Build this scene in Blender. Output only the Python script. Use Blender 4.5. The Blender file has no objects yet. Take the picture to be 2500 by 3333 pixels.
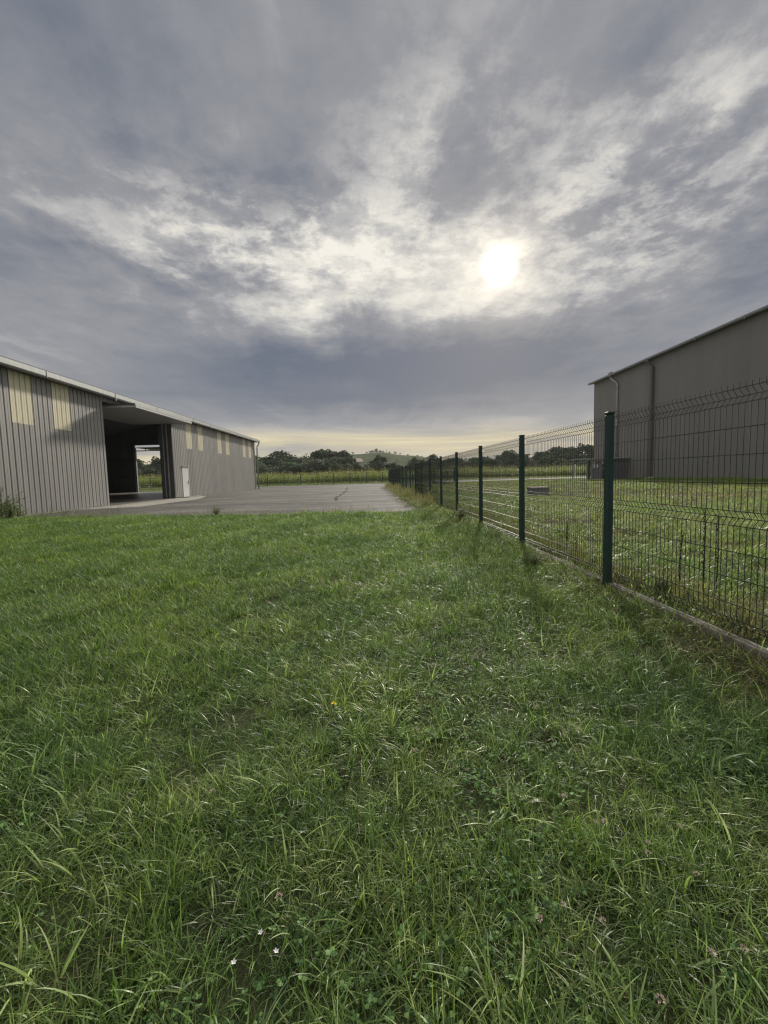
import bpy, bmesh, math, random
import numpy as np
from mathutils import Vector, Matrix
R = math.radians
scene = bpy.context.scene
COL = scene.collection
rng = np.random.default_rng(11)
random.seed(5)

# ------------------------------------------------------------------ camera
CAM_H = 1.1625
PITCH, ROLL, YAW = 0.0820, -0.0260, 0.0324
cam_data = bpy.data.cameras.new('camera')
cam = bpy.data.objects.new('camera', cam_data)
COL.objects.link(cam)
cam_data.sensor_fit = 'VERTICAL'
cam_data.sensor_height = 24.0
cam_data.lens = 24.0 * 1442.2 / 3333.0
cam_data.clip_start = 0.05
cam_data.clip_end = 6000
_f0 = Vector((math.sin(YAW), math.cos(YAW), 0)); _r0 = Vector((math.cos(YAW), -math.sin(YAW), 0)); _u0 = Vector((0, 0, 1))
_f = _f0 * math.cos(PITCH) - _u0 * math.sin(PITCH)
_u1 = _u0 * math.cos(PITCH) + _f0 * math.sin(PITCH)
_r = _r0 * math.cos(ROLL) + _u1 * math.sin(ROLL)
_u = _u1 * math.cos(ROLL) - _r0 * math.sin(ROLL)
cam.matrix_world = Matrix(((_r.x, _u.x, -_f.x, 0), (_r.y, _u.y, -_f.y, 0), (_r.z, _u.z, -_f.z, CAM_H), (0, 0, 0, 1)))
scene.camera = cam

# ------------------------------------------------------------------ exposure
scene.view_settings.view_transform = 'Standard'
scene.view_settings.look = 'None'
scene.view_settings.gamma = 1.0
scene.view_settings.exposure = 0.0
scene.view_settings.use_curve_mapping = False
scene.render.film_transparent = False
scene.cycles.max_bounces = 6
scene.cycles.diffuse_bounces = 3
scene.cycles.glossy_bounces = 2
scene.cycles.transmission_bounces = 4
scene.cycles.transparent_max_bounces = 6
scene.cycles.sample_clamp_indirect = 4.0
scene.cycles.use_denoising = True
scene.cycles.denoising_prefilter = 'NONE'
scene.cycles.pixel_filter_type = 'BLACKMAN_HARRIS'
scene.cycles.filter_width = 1.3

# ------------------------------------------------------------------ sun and sky
SUN_AZ, SUN_EL = 16.6, 23.3            # degrees, azimuth from +Y towards +X
sd = Vector((math.sin(R(SUN_AZ)) * math.cos(R(SUN_EL)), math.cos(R(SUN_AZ)) * math.cos(R(SUN_EL)), math.sin(R(SUN_EL))))
sun_data = bpy.data.lights.new('sun', 'SUN')
sun_data.energy = 3.9
sun_data.angle = R(3.4)
sun_data.color = (1.0, 0.93, 0.80)
sun = bpy.data.objects.new('sun', sun_data)
COL.objects.link(sun)
sun.rotation_euler = (-sd).to_track_quat('-Z', 'Y').to_euler()

world = bpy.data.worlds.new('World')
scene.world = world
world.use_nodes = True
WT = world.node_tree
for n in list(WT.nodes): WT.nodes.remove(n)
WSTR = 0.1

class E:
    """a float socket with arithmetic, so that node maths can be written as formulas"""
    tree = WT
    def __init__(s, sock): s.s = sock
    @staticmethod
    def op(name, *args, clamp=False):
        n = E.tree.nodes.new('ShaderNodeMath'); n.operation = name; n.use_clamp = clamp
        for i, a in enumerate(args):
            if isinstance(a, E): E.tree.links.new(a.s, n.inputs[i])
            else: n.inputs[i].default_value = a
        return E(n.outputs[0])
    def __add__(s, o): return E.op('ADD', s, o)
    __radd__ = __add__
    def __sub__(s, o): return E.op('SUBTRACT', s, o)
    def __rsub__(s, o): return E.op('SUBTRACT', o, s)
    def __mul__(s, o): return E.op('MULTIPLY', s, o)
    __rmul__ = __mul__
    def __truediv__(s, o): return E.op('DIVIDE', s, o)
    def clamp(s): return E.op('ADD', s, 0.0, clamp=True)

def smooth_e(x, a, b):
    n = E.tree.nodes.new('ShaderNodeMapRange'); n.interpolation_type = 'SMOOTHSTEP'
    E.tree.links.new(x.s, n.inputs[0]); n.inputs[1].default_value = a; n.inputs[2].default_value = b
    return E(n.outputs[0])
def comb(x, y, z):
    n = E.tree.nodes.new('ShaderNodeCombineXYZ')
    for i, a in enumerate((x, y, z)):
        if isinstance(a, E): E.tree.links.new(a.s, n.inputs[i])
        else: n.inputs[i].default_value = a
    return n.outputs[0]
def noise_e(vec, scale, detail=5, rough=0.55, dist=0.0, lac=2.0):
    n = E.tree.nodes.new('ShaderNodeTexNoise'); n.noise_dimensions = '3D'
    E.tree.links.new(vec, n.inputs['Vector'])
    n.inputs['Scale'].default_value = scale; n.inputs['Detail'].default_value = detail
    n.inputs['Roughness'].default_value = rough; n.inputs['Distortion'].default_value = dist
    n.inputs['Lacunarity'].default_value = lac
    return E(n.outputs[0])
def mixc(fac, a, b, mode='MIX'):
    n = E.tree.nodes.new('ShaderNodeMix'); n.data_type = 'RGBA'; n.blend_type = mode
    for idx, v in ((0, fac), (6, a), (7, b)):
        if isinstance(v, E): v = v.s
        if isinstance(v, bpy.types.NodeSocket): E.tree.links.new(v, n.inputs[idx])
        else: n.inputs[idx].default_value = v
    return n.outputs[2]

def srgb(r, g, b):
    f = lambda c: (c / 255 / 12.92) if c <= 10.3 else ((c / 255 + 0.055) / 1.055) ** 2.4
    return (f(r), f(g), f(b), 1.0)

def build_sky():
    tc = WT.nodes.new('ShaderNodeTexCoord')
    sep = WT.nodes.new('ShaderNodeSeparateXYZ')
    WT.links.new(tc.outputs['Generated'], sep.inputs[0])
    dx, dy, dz = (E(sep.outputs[i]) for i in range(3))
    az = E.op('ARCTAN2', dx, dy) * (180 / math.pi)
    el = E.op('ARCSINE', E.op('MAXIMUM', E.op('MINIMUM', dz, 1.0), -1.0)) * (180 / math.pi)
    zz = E.op('MAXIMUM', dz, 0.0) + 0.10
    px, py = dx / zz, dy / zz                        # cloud layer seen in perspective
    P = comb(px, py, 0.0)
    PS = comb(px * 1.9, py * 0.55, 3.0)              # streets of cloud drawn out along the wind
    PH = comb(az * 0.030, el * 0.30, 7.0)            # thin layers low over the horizon
    nb = noise_e(P, 0.9, 3, 0.5, 0.3)
    nm = noise_e(P, 2.6, 8, 0.62, 0.35)
    nf = noise_e(P, 6.5, 9, 0.68, 0.4)
    nc = smooth_e(noise_e(P, 5.6, 10, 0.66, 0.15), 0.40, 0.60)          # crisp-edged broken cloud
    nc2 = smooth_e(noise_e(comb(px * 1.25 + 4.0, py * 0.8, 1.0), 2.6, 10, 0.64, 0.2), 0.38, 0.62)
    ns = noise_e(PS, 1.5, 5, 0.55, 0.6)
    nh = noise_e(PH, 1.0, 5, 0.55, 0.7)
    # warp the layout a little so that no cloud bank has a smooth outline
    aw = az + (nb - 0.5) * 16.0 + (nm - 0.5) * 10.0
    ew = el + (ns - 0.5) * 8.0 + (nm - 0.5) * 6.0
    def bump(a0, e0, sa, se, h, tilt=0.0, warped=True):
        A, B = (aw, ew) if warped else (az, el)
        u = (A - a0) / sa
        v = (B - e0 - (A - a0) * tilt) / se
        return E.op('EXPONENT', (u * u + v * v) * -1.0) * h
    lay = None
    for b in (
        (-17, 25.5, 13, 3.6, 0.32, -0.10), (2, 25.5, 12, 4.6, 0.32), (-4, 20.0, 17, 2.2, 0.27),
        (31, 25.5, 10, 6.0, 0.26), (17, 20.0, 11, 2.6, 0.14), (-36, 13.5, 13, 2.6, 0.12), (40, 33, 6, 4, 0.20),
        (8, 36, 4.5, 3.5, 0.05), (-14, 35, 5, 2.5, 0.07), (-33, 25.5, 9, 1.6, 0.16), (33, 13.5, 9, 2.0, 0.06),
        (-34, 38, 24, 9, -0.14), (-36, 20.5, 13, 3.6, -0.08), (22, 15.0, 13, 2.6, -0.22),
        (19, 32, 8, 3.8, -0.26), (40, 19.5, 7, 4.2, -0.24), (-13, 31, 9, 2.6, -0.06), 
        (-9, 22.6, 9, 1.1, -0.14), (-24, 22.4, 6, 1.3, -0.10), (28, 40, 12, 5, -0.05)):
        e = bump(*b[:5], tilt=b[5] if len(b) > 5 else 0.0)
        lay = e if lay is None else lay + e
    aw, ew = az + (nb - 0.5) * 10.0, el + (ns - 0.5) * 4.0 + (nm - 0.5) * 3.0 
    lay = lay + bump(-1, 13.2, 27, 3.4, -0.50) + bump(4, 9.3, 34, 1.8, -0.24) + bump(26, 12.5, 16, 2.6, -0.12)
    dot = dx * sd.x + dy * sd.y + dz * sd.z
    th = E.op('ARCCOSINE', E.op('MINIMUM', dot, 0.999999)) * (180 / math.pi)
    wide = E.op('EXPONENT', (th / 13.0) * (th / 13.0) * -1.0)
    up = smooth_e(el, 6.5, 17.0)
    broken = (bump(-8, 26.5, 24, 6.5, 1.0) + bump(32, 27, 13, 9, 0.9) + bump(10, 36, 9, 5, 0.5)).clamp()
    tex = ((nb - 0.5) * 0.38 + (ns - 0.5) * 0.60 * smooth_e(el, 17.0, 36.0)) * up
    tex = tex + (nm - 0.5) * (0.30 * up + broken * 0.55) + (nf - 0.5) * (0.14 * up + broken * 0.40) + (nc - 0.5) * (broken * 0.30 + 0.02 * up) + (nc2 - 0.5) * (0.10 * up + broken * 0.12)
    low = 1.0 - smooth_e(el, 4.2, 8.2)
    streak = (nh - 0.5) * (0.25 + 1.15 * low) * (1.0 - smooth_e(el, 12.0, 22.0))
    # sky out of view, overhead and behind, brightened evenly to add fill light
    away = E.op('MAXIMUM', smooth_e(el, 42.0, 75.0), smooth_e(E.op('ABSOLUTE', az), 55.0, 110.0) * smooth_e(el, 2.0, 20.0))
    base = 0.44 + low * 0.25 + away * 0.37
    B = (base + lay + tex + streak + wide * 0.15 * smooth_e(el, 15.0, 21.0)).clamp()
    ramp = WT.nodes.new('ShaderNodeValToRGB')
    WT.links.new(B.s, ramp.inputs[0])
    stops = [(0.0, srgb(98, 107, 124)), (0.22, srgb(124, 129, 139)), (0.45, srgb(150, 151, 156)), (0.62, srgb(183, 182, 182)),
             (0.80, srgb(218, 215, 208)), (1.0, srgb(246, 241, 230))]
    el_ = ramp.color_ramp.elements
    while len(el_) < len(stops): el_.new(0.5)
    for e, (p, c) in zip(el_, stops): e.position = p; e.color = c
    col = ramp.outputs[0]
    warm = (low * smooth_e(B, 0.40, 0.75) * smooth_e(el, -1.0, 2.5))
    col = mixc(warm, col, mixc(1.0, col, (1.09, 0.985, 0.70, 1), 'MULTIPLY'))
    # the veiled disc of the sun and the glow of the thin cloud round it
    def glow(w, h): return E.op('EXPONENT', (th / w) * (th / w) * -1.0) * h
    veil = 0.80 + smooth_e(nf, 0.35, 0.62) * 0.20
    disc = 1.0 - smooth_e(th + (nf - 0.5) * 2.2, 0.5, 2.4)
    g = glow(0.60, 12.0) + disc * 0.9 + glow(2.6, 0.36) * veil + glow(5.0, 0.13) * veil
    gn = mixc(1.0, (1.0, 0.93, 0.78, 1), comb(g, g, g), 'MULTIPLY')
    col = mixc(1.0, col, gn, 'ADD')
    h = glow(4.2, 0.16) * veil
    col = mixc(1.0, col, mixc(1.0, (1.0, 0.80, 0.42, 1), comb(h, h, h), 'MULTIPLY'), 'ADD')
    # scale to radiance over the background strength, then let the clear sky's own light in
    k = 1.0 / WSTR
    col = mixc(1.0, col, (k, k, k, 1), 'MULTIPLY')
    sky = WT.nodes.new('ShaderNodeTexSky')
    sky.sky_type = 'NISHITA'; sky.sun_disc = False
    sky.sun_elevation = R(SUN_EL); sky.sun_rotation = R(SUN_AZ)
    sky.altitude = 200; sky.dust_density = 2.0
    gap = (1.0 - smooth_e(B, 0.15, 0.55)) * 0.015 + 0.015
    col = mixc(gap, col, sky.outputs[0])
    bg = WT.nodes.new('ShaderNodeBackground'); bg.inputs[1].default_value = WSTR
    out = WT.nodes.new('ShaderNodeOutputWorld')
    WT.links.new(col, bg.inputs[0]); WT.links.new(bg.outputs[0], out.inputs[0])
build_sky()
world.cycles.sampling_method = 'MANUAL'
world.cycles.sample_map_resolution = 1024

# ------------------------------------------------------------------ helpers
def tag(o, label=None, cat=None, group=None, kind=None):
    if label: o['label'] = label
    if cat: o['category'] = cat
    if group: o['group'] = group
    if kind: o['kind'] = kind
    return o
def empty(name, loc=(0, 0, 0), rz=0.0, parent=None):
    o = bpy.data.objects.new(name, None); COL.objects.link(o)
    o.empty_display_size = 0.2
    o.location = loc; o.rotation_euler = (0, 0, rz); o.parent = parent
    return o
def link(name, me, parent=None, loc=(0, 0, 0)):
    o = bpy.data.objects.new(name, me); COL.objects.link(o); o.parent = parent; o.location = loc
    return o
def mesh(name, V, F, mats, midx=None, smooth=False):
    me = bpy.data.meshes.new(name)
    me.from_pydata([tuple(v) for v in V], [], [tuple(f) for f in F])
    for m in (mats if isinstance(mats, (list, tuple)) else [mats]): me.materials.append(m)
    if midx is not None: me.polygons.foreach_set('material_index', midx)
    if smooth: me.polygons.foreach_set('use_smooth', [True] * len(me.polygons))
    me.update()
    return me
class MB:
    """collects boxes, tubes and sheets into one mesh"""
    def __init__(s): s.V = []; s.F = []; s.M = []; s.m = 0
    def add(s, V, F):
        b = len(s.V); s.V += [tuple(v) for v in V]; s.F += [tuple(i + b for i in f) for f in F]; s.M += [s.m] * len(F); return s
    def box(s, a, b, bev=0.0):
        x0, y0, z0 = (min(p, q) for p, q in zip(a, b)); x1, y1, z1 = (max(p, q) for p, q in zip(a, b))
        if bev <= 0:
            V = [(x0, y0, z0), (x1, y0, z0), (x1, y1, z0), (x0, y1, z0), (x0, y0, z1), (x1, y0, z1), (x1, y1, z1), (x0, y1, z1)]
            return s.add(V, [(3, 2, 1, 0), (4, 5, 6, 7), (0, 1, 5, 4), (1, 2, 6, 5), (2, 3, 7, 6), (3, 0, 4, 7)])
        bm = bmesh.new(); bmesh.ops.create_cube(bm, size=1)
        for v in bm.verts: v.co = Vector(((x0 + x1) / 2 + v.co.x * (x1 - x0), (y0 + y1) / 2 + v.co.y * (y1 - y0), (z0 + z1) / 2 + v.co.z * (z1 - z0)))
        bmesh.ops.bevel(bm, geom=bm.edges[:], offset=bev, segments=1, affect='EDGES')
        bm.verts.index_update()
        s.add([v.co[:] for v in bm.verts], [[v.index for v in f.verts] for f in bm.faces]); bm.free(); return s
    def tube(s, pts, r, n=6, r2=None, cap=True):
        pts = [Vector(p) for p in pts]; V = []; F = []
        for i, p in enumerate(pts):
            d = (pts[min(i + 1, len(pts) - 1)] - pts[max(i - 1, 0)]).normalized()
            a = Vector((0, 0, 1)) if abs(d.z) < 0.9 else Vector((1, 0, 0))
            u = d.cross(a).normalized(); w = d.cross(u)
            rr = r if r2 is None else r + (r2 - r) * i / max(1, len(pts) - 1)
            for k in range(n):
                t = 2 * math.pi * k / n + math.pi / n
                V.append(p + u * (math.cos(t) * rr) + w * (math.sin(t) * rr))
        for i in range(len(pts) - 1):
            for k in range(n):
                a, b = i * n + k, i * n + (k + 1) % n
                F.append((a, a + n, b + n, b))
        if cap: F.append(tuple(range(n))); F.append(tuple(reversed(range((len(pts) - 1) * n, len(pts) * n))))
        return s.add(V, F)
    def mesh(s, name, mats, smooth=False): return mesh(name, s.V, s.F, mats, s.M, smooth)
    def build(s, name, mats, parent=None, loc=(0, 0, 0), smooth=False): return link(name, s.mesh(name, mats, smooth), parent, loc)

# ------------------------------------------------------------------ materials
def new_mat(name):
    m = bpy.data.materials.new(name); m.use_nodes = True
    t = m.node_tree; b = t.nodes['Principled BSDF']
    return m, t, b
def node(t, typ, **kw):
    n = t.nodes.new(typ)
    for k, v in kw.items(): setattr(n, k, v)
    return n
def noise_node(t, scale, detail=4, rough=0.55, vec=None, dist=0.0):
    n = t.nodes.new('ShaderNodeTexNoise'); n.inputs['Scale'].default_value = scale
    n.inputs['Detail'].default_value = detail; n.inputs['Roughness'].default_value = rough; n.inputs['Distortion'].default_value = dist
    if vec is not None: t.links.new(vec, n.inputs['Vector'])
    return n
def mix_node(t, fac, a, b, mode='MIX'):
    n = t.nodes.new('ShaderNodeMix'); n.data_type = 'RGBA'; n.blend_type = mode
    for idx, v in ((0, fac), (6, a), (7, b)):
        if isinstance(v, bpy.types.NodeSocket): t.links.new(v, n.inputs[idx])
        else: n.inputs[idx].default_value = v
    return n.outputs[2]
def ramp_node(t, fac, stops):
    n = t.nodes.new('ShaderNodeValToRGB'); t.links.new(fac, n.inputs[0])
    e = n.color_ramp.elements
    while len(e) < len(stops): e.new(0.5)
    for q, (p, c) in zip(e, stops): q.position = p; q.color = (*c[:3], 1) if len(c) >= 3 else (c[0],) * 3 + (1,)
    return n.outputs[0]
def world_pos(t, scale=(1, 1, 1)):
    g = t.nodes.new('ShaderNodeNewGeometry'); m = t.nodes.new('ShaderNodeVectorMath'); m.operation = 'MULTIPLY'
    t.links.new(g.outputs['Position'], m.inputs[0]); m.inputs[1].default_value = scale
    return m.outputs[0]
def simple(name, c1, c2=None, rough=0.6, metal=0.0, scale=3.0, stretch=(1, 1, 1), bump=0.0, bscale=40.0, spec=0.5, detail=5, contrast=(0.35, 0.65), vary=0.0):
    m, t, b = new_mat(name)
    P = world_pos(t, stretch)
    c2 = c2 or tuple(c * 0.8 for c in c1)
    n = noise_node(t, scale, detail, 0.6, P)
    col = ramp_node(t, n.outputs[0], [(contrast[0], c2), (contrast[1], c1)])
    if vary:
        oi = t.nodes.new('ShaderNodeObjectInfo')
        col = mix_node(t, 1.0, col, ramp_node(t, oi.outputs['Random'], [(0.0, (1 - vary,) * 3), (1.0, (1 + vary,) * 3)]), 'MULTIPLY')
    t.links.new(col, b.inputs['Base Color'])
    r = t.nodes.new('ShaderNodeMapRange'); t.links.new(n.outputs[0], r.inputs[0])
    r.inputs[3].default_value = max(0.05, rough - 0.08); r.inputs[4].default_value = min(1, rough + 0.08)
    t.links.new(r.outputs[0], b.inputs['Roughness'])
    b.inputs['Metallic'].default_value = metal
    b.inputs['Specular IOR Level'].default_value = spec
    if bump:
        n2 = noise_node(t, bscale, 4, 0.6, world_pos(t))
        bp = t.nodes.new('ShaderNodeBump'); bp.inputs['Strength'].default_value = bump; bp.inputs['Distance'].default_value = 0.02
        t.links.new(n2.outputs[0], bp.inputs['Height']); t.links.new(bp.outputs[0], b.inputs['Normal'])
    return m
def leafy(name, cols, trans=0.35, rough=0.5, patch=0.35, patch_cols=None, spec=0.35, attr_tip=None):
    """leaf material: colour varies per blade, per instance and in patches over the ground; light passes through the leaf"""
    m, t, b = new_mat(name)
    oi = t.nodes.new('ShaderNodeObjectInfo')
    col = ramp_node(t, oi.outputs['Random'], [(i / (len(cols) - 1), c) for i, c in enumerate(cols)])
    if patch_cols:
        n = noise_node(t, patch, 4, 0.6, world_pos(t))
        pc = ramp_node(t, n.outputs[0], [(0.36, patch_cols[0]), (0.5, (1, 1, 1)), (0.64, patch_cols[1])])
        col = mix_node(t, 1.0, col, pc, 'MULTIPLY')
    at = t.nodes.new('ShaderNodeAttribute'); at.attribute_name = 'tone'
    col = mix_node(t, 1.0, col, ramp_node(t, at.outputs['Fac'], [(0.0, (0.26, 0.30, 0.34)), (0.50, (0.84, 0.87, 0.88)), (0.90, (1.65, 1.58, 1.50)), (0.96, (2.1, 1.85, 2.3))]), 'MULTIPLY')
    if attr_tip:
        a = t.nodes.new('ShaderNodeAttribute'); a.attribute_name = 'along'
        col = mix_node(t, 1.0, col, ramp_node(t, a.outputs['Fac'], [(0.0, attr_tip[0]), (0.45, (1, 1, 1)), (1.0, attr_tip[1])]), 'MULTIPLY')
    t.links.new(col, b.inputs['Base Color'])
    b.inputs['Roughness'].default_value = rough; b.inputs['Specular IOR Level'].default_value = spec
    tr = t.nodes.new('ShaderNodeBsdfTranslucent')
    t.links.new(mix_node(t, 1.0, col, (1.05, 1.2, 0.62, 1), 'MULTIPLY'), tr.inputs[0])
    ms = t.nodes.new('ShaderNodeMixShader'); ms.inputs[0].default_value = trans
    t.links.new(b.outputs[0], ms.inputs[1]); t.links.new(tr.outputs[0], ms.inputs[2])
    t.links.new(ms.outputs[0], t.nodes['Material Output'].inputs[0])
    return m

M = {}
M['clad'] = simple('grey_cladding', (0.332, 0.326, 0.318), (0.278, 0.273, 0.268), 0.45, 0, 1.2, (1, 1, 0.15), 0.03, 60, vary=0.05)
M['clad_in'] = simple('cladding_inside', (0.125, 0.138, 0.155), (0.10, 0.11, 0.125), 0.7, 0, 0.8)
M['galv'] = simple('galvanised_steel', (0.40, 0.42, 0.42), (0.31, 0.325, 0.325), 0.5, 0.1, 5, (1, 1, 1), 0.03, 25)
M['galv_dark'] = simple('weathered_galvanised_steel', (0.27, 0.285, 0.29), (0.20, 0.21, 0.215), 0.55, 0.1, 5)
M['steel_dark'] = simple('dark_steel', (0.075, 0.078, 0.082), (0.05, 0.052, 0.056), 0.55, 0, 3)
M['door_slab'] = simple('door_leaf_steel', (0.33, 0.325, 0.32), (0.28, 0.276, 0.272), 0.5, 0, 2)
M['white_door'] = simple('white_door_paint', (0.86, 0.86, 0.85), (0.78, 0.78, 0.77), 0.4, 0, 3, (1, 1, .3))
M['concrete'] = simple('concrete', (0.34, 0.325, 0.295), (0.22, 0.21, 0.19), 0.85, 0, 2.2, (1, 1, 1), 0.25, 60, 0.3)
M['apron'] = simple('pale_apron_concrete', (0.46, 0.44, 0.39), (0.34, 0.325, 0.285), 0.85, 0, 1.5, (0.6, 1.6, 1), 0.2, 50, 0.3)
M['plinth'] = simple('weathered_concrete', (0.33, 0.31, 0.275), (0.12, 0.115, 0.09), 0.9, 0, 4.0, (1, 1, 2), 0.35, 70, 0.3)
M['floor_in'] = simple('barn_floor_concrete', (0.30, 0.285, 0.26), (0.22, 0.21, 0.19), 0.35, 0, 0.7, (1, 1, 1), 0.05, 30, 0.5)
M['taupe'] = simple('taupe_wall_coating', (0.212, 0.203, 0.200), (0.188, 0.181, 0.179), 0.6, 0, 0.5, (1, 1.5, 0.2), 0.02, 80, vary=0.045)
M['taupe_dark'] = simple('dark_taupe_metal', (0.11, 0.103, 0.098), (0.09, 0.085, 0.08), 0.5, 0, 1)
M['fence'] = simple('dark_green_coating', (0.010, 0.038, 0.036), (0.007, 0.029, 0.028), 0.6, 0, 8, (1, 1, 1), 0.02, 90)
M['wire'] = simple('green_coated_wire', (0.014, 0.028, 0.024), (0.010, 0.021, 0.018), 0.3, 0, 8, spec=0.6)
M['wood_grey'] = simple('weathered_wood', (0.42, 0.38, 0.31), (0.27, 0.24, 0.19), 0.8, 0, 3, (1, 6, 6), 0.2, 30)
M['enclosure'] = simple('grey_plastic_panel', (0.20, 0.21, 0.235), (0.16, 0.17, 0.19), 0.5, 0, 2)
M['paper'] = simple('white_notice', (0.72, 0.72, 0.70), (0.60, 0.60, 0.58), 0.6, 0, 14, contrast=(0.3, 0.7))
M['red'] = simple('red_hose', (0.42, 0.03, 0.035), (0.28, 0.02, 0.025), 0.4)
M['bag'] = simple('white_sack', (0.66, 0.66, 0.64), (0.5, 0.5, 0.47), 0.7, 0, 9)
M['bark'] = simple('bark', (0.075, 0.058, 0.042), (0.045, 0.036, 0.028), 0.9, 0, 5, (1, 1, .3), 0.4, 20)
M['render'] = simple('pale_house_render', (0.50, 0.46, 0.40), (0.43, 0.40, 0.35), 0.85)
M['tile'] = simple('pale_roof_tile', (0.42, 0.36, 0.31), (0.33, 0.28, 0.24), 0.8, 0, 1.5)
M['glass'] = simple('dark_window_glass', (0.04, 0.045, 0.05), (0.03, 0.035, 0.04), 0.1)
M['mortar'] = simple('dark_joint', (0.04, 0.04, 0.042), (0.03, 0.03, 0.032), 0.9)

def translucent_sheet():
    m, t, b = new_mat('cream_translucent_sheet')
    n = noise_node(t, 2.5, 5, 0.6, world_pos(t, (1, 3, 0.4)))
    col = ramp_node(t, n.outputs[0], [(0.3, (0.76, 0.71, 0.52)), (0.7, (0.88, 0.83, 0.64))])
    t.links.new(col, b.inputs['Base Color']); b.inputs['Roughness'].default_value = 0.4
    tr = t.nodes.new('ShaderNodeBsdfTranslucent'); t.links.new(col, tr.inputs[0])
    ms = t.nodes.new('ShaderNodeMixShader'); ms.inputs[0].default_value = 0.12
    t.links.new(b.outputs[0], ms.inputs[1]); t.links.new(tr.outputs[0], ms.inputs[2])
    t.links.new(ms.outputs[0], t.nodes['Material Output'].inputs[0])
    return m
M['poly'] = translucent_sheet()

def ground_mat():
    m, t, b = new_mat('soil_and_thatch')
    P = world_pos(t)
    n = noise_node(t, 1.3, 8, 0.65, P); n2 = noise_node(t, 18, 6, 0.7, P); n3 = noise_node(t, 0.22, 5, 0.6, world_pos(t, (1, 1.8, 1)), 0.6)
    c = ramp_node(t, n.outputs[0], [(0.3, (0.040, 0.046, 0.022)), (0.55, (0.062, 0.080, 0.032)), (0.75, (0.095, 0.090, 0.050))])
    dry = ramp_node(t, n3.outputs[0], [(0.42, (0.085, 0.110, 0.042)), (0.55, (0.180, 0.165, 0.092)), (0.66, (0.120, 0.085, 0.056))])
    # the mown plot right of the fence is drier
    sx = t.nodes.new('ShaderNodeSeparateXYZ'); t.links.new(P, sx.inputs[0])
    mr = t.nodes.new('ShaderNodeMapRange'); mr.interpolation_type = 'SMOOTHSTEP'; t.links.new(sx.outputs[0], mr.inputs[0])
    mr.inputs[1].default_value = 2.5; mr.inputs[2].default_value = 9.0
    c = mix_node(t, mr.outputs[0], c, dry)
    c = mix_node(t, 0.6, c, ramp_node(t, n2.outputs[0], [(0.3, (0.5, 0.5, 0.5)), (0.7, (1.3, 1.3, 1.3))]), 'MULTIPLY')
    t.links.new(c, b.inputs['Base Color']); b.inputs['Roughness'].default_value = 0.95; b.inputs['Specular IOR Level'].default_value = 0.1
    bp = t.nodes.new('ShaderNodeBump'); bp.inputs['Strength'].default_value = 0.6; bp.inputs['Distance'].default_value = 0.04
    t.links.new(n2.outputs[0], bp.inputs['Height']); t.links.new(bp.outputs[0], b.inputs['Normal'])
    return m
M['ground'] = ground_mat()

def asphalt_mat():
    m, t, b = new_mat('worn_asphalt')
    P = world_pos(t)
    a = noise_node(t, 0.35, 6, 0.6, world_pos(t, (0.55, 1.6, 1)), 0.8); f = noise_node(t, 90, 3, 0.7, P); g = noise_node(t, 2.5, 6, 0.65, P)
    c = ramp_node(t, a.outputs[0], [(0.36, (0.062, 0.061, 0.060)), (0.5, (0.106, 0.104, 0.099)), (0.62, (0.160, 0.155, 0.146))])
    c = mix_node(t, 0.7, c, ramp_node(t, g.outputs[0], [(0.32, (0.58, 0.58, 0.58)), (0.68, (1.3, 1.29, 1.26))]), 'MULTIPLY')
    c = mix_node(t, 0.6, c, ramp_node(t, f.outputs[0], [(0.3, (0.6, 0.6, 0.6)), (0.7, (1.45, 1.45, 1.42))]), 'MULTIPLY')
    t.links.new(c, b.inputs['Base Color']); b.inputs['Roughness'].default_value = 0.85; b.inputs['Specular IOR Level'].default_value = 0.25
    bp = t.nodes.new('ShaderNodeBump'); bp.inputs['Strength'].default_value = 0.5; bp.inputs['Distance'].default_value = 0.008
    t.links.new(f.outputs[0], bp.inputs['Height']); t.links.new(bp.outputs[0], b.inputs['Normal'])
    return m
M['asphalt'] = asphalt_mat()
M['tar'] = simple('tar_seal', (0.050, 0.050, 0.049), (0.026, 0.026, 0.026), 0.9, 0, 6, spec=0.1)
M['lane'] = simple('pale_gravel_lane', (0.40, 0.385, 0.35), (0.30, 0.29, 0.265), 0.9, 0, 1.2, (1, 1, 1), 0.3, 30, 0.2)

# ------------------------------------------------------------------ ground
def sm(a, b, x):
    t = np.clip((np.asarray(x, float) - a) / (b - a), 0, 1); return t * t * (3 - 2 * t)
EX = np.array([-60, -14.5, -12.8, -9.3, -3.8, -0.8, 0.9, 1.75, 60.]); EY = np.array([15.9, 15.9, 15.7, 15.15, 13.95, 13.75, 13.35, 13.7, 13.7])
RY = np.array([-10, 13.7, 15.6, 21, 31, 44, 47, 48, 90.]); RX = np.array([1.72, 1.72, 1.72, 1.52, 1.9, 2.0, 2.05, 2.1, 2.1])
def lawn_edge(x): return np.interp(x, EX, EY) + 0.10 * np.sin(np.asarray(x) * 2.3) + 0.05 * np.sin(np.asarray(x) * 5.9 + 1)
def yard_right(y): return np.interp(y, RY, RX) + 0.06 * np.sin(np.asarray(y) * 1.7)
def fence_x(y): return 2.451 - 0.0173 * (np.asarray(y) - 4.459) / 2.53
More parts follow.
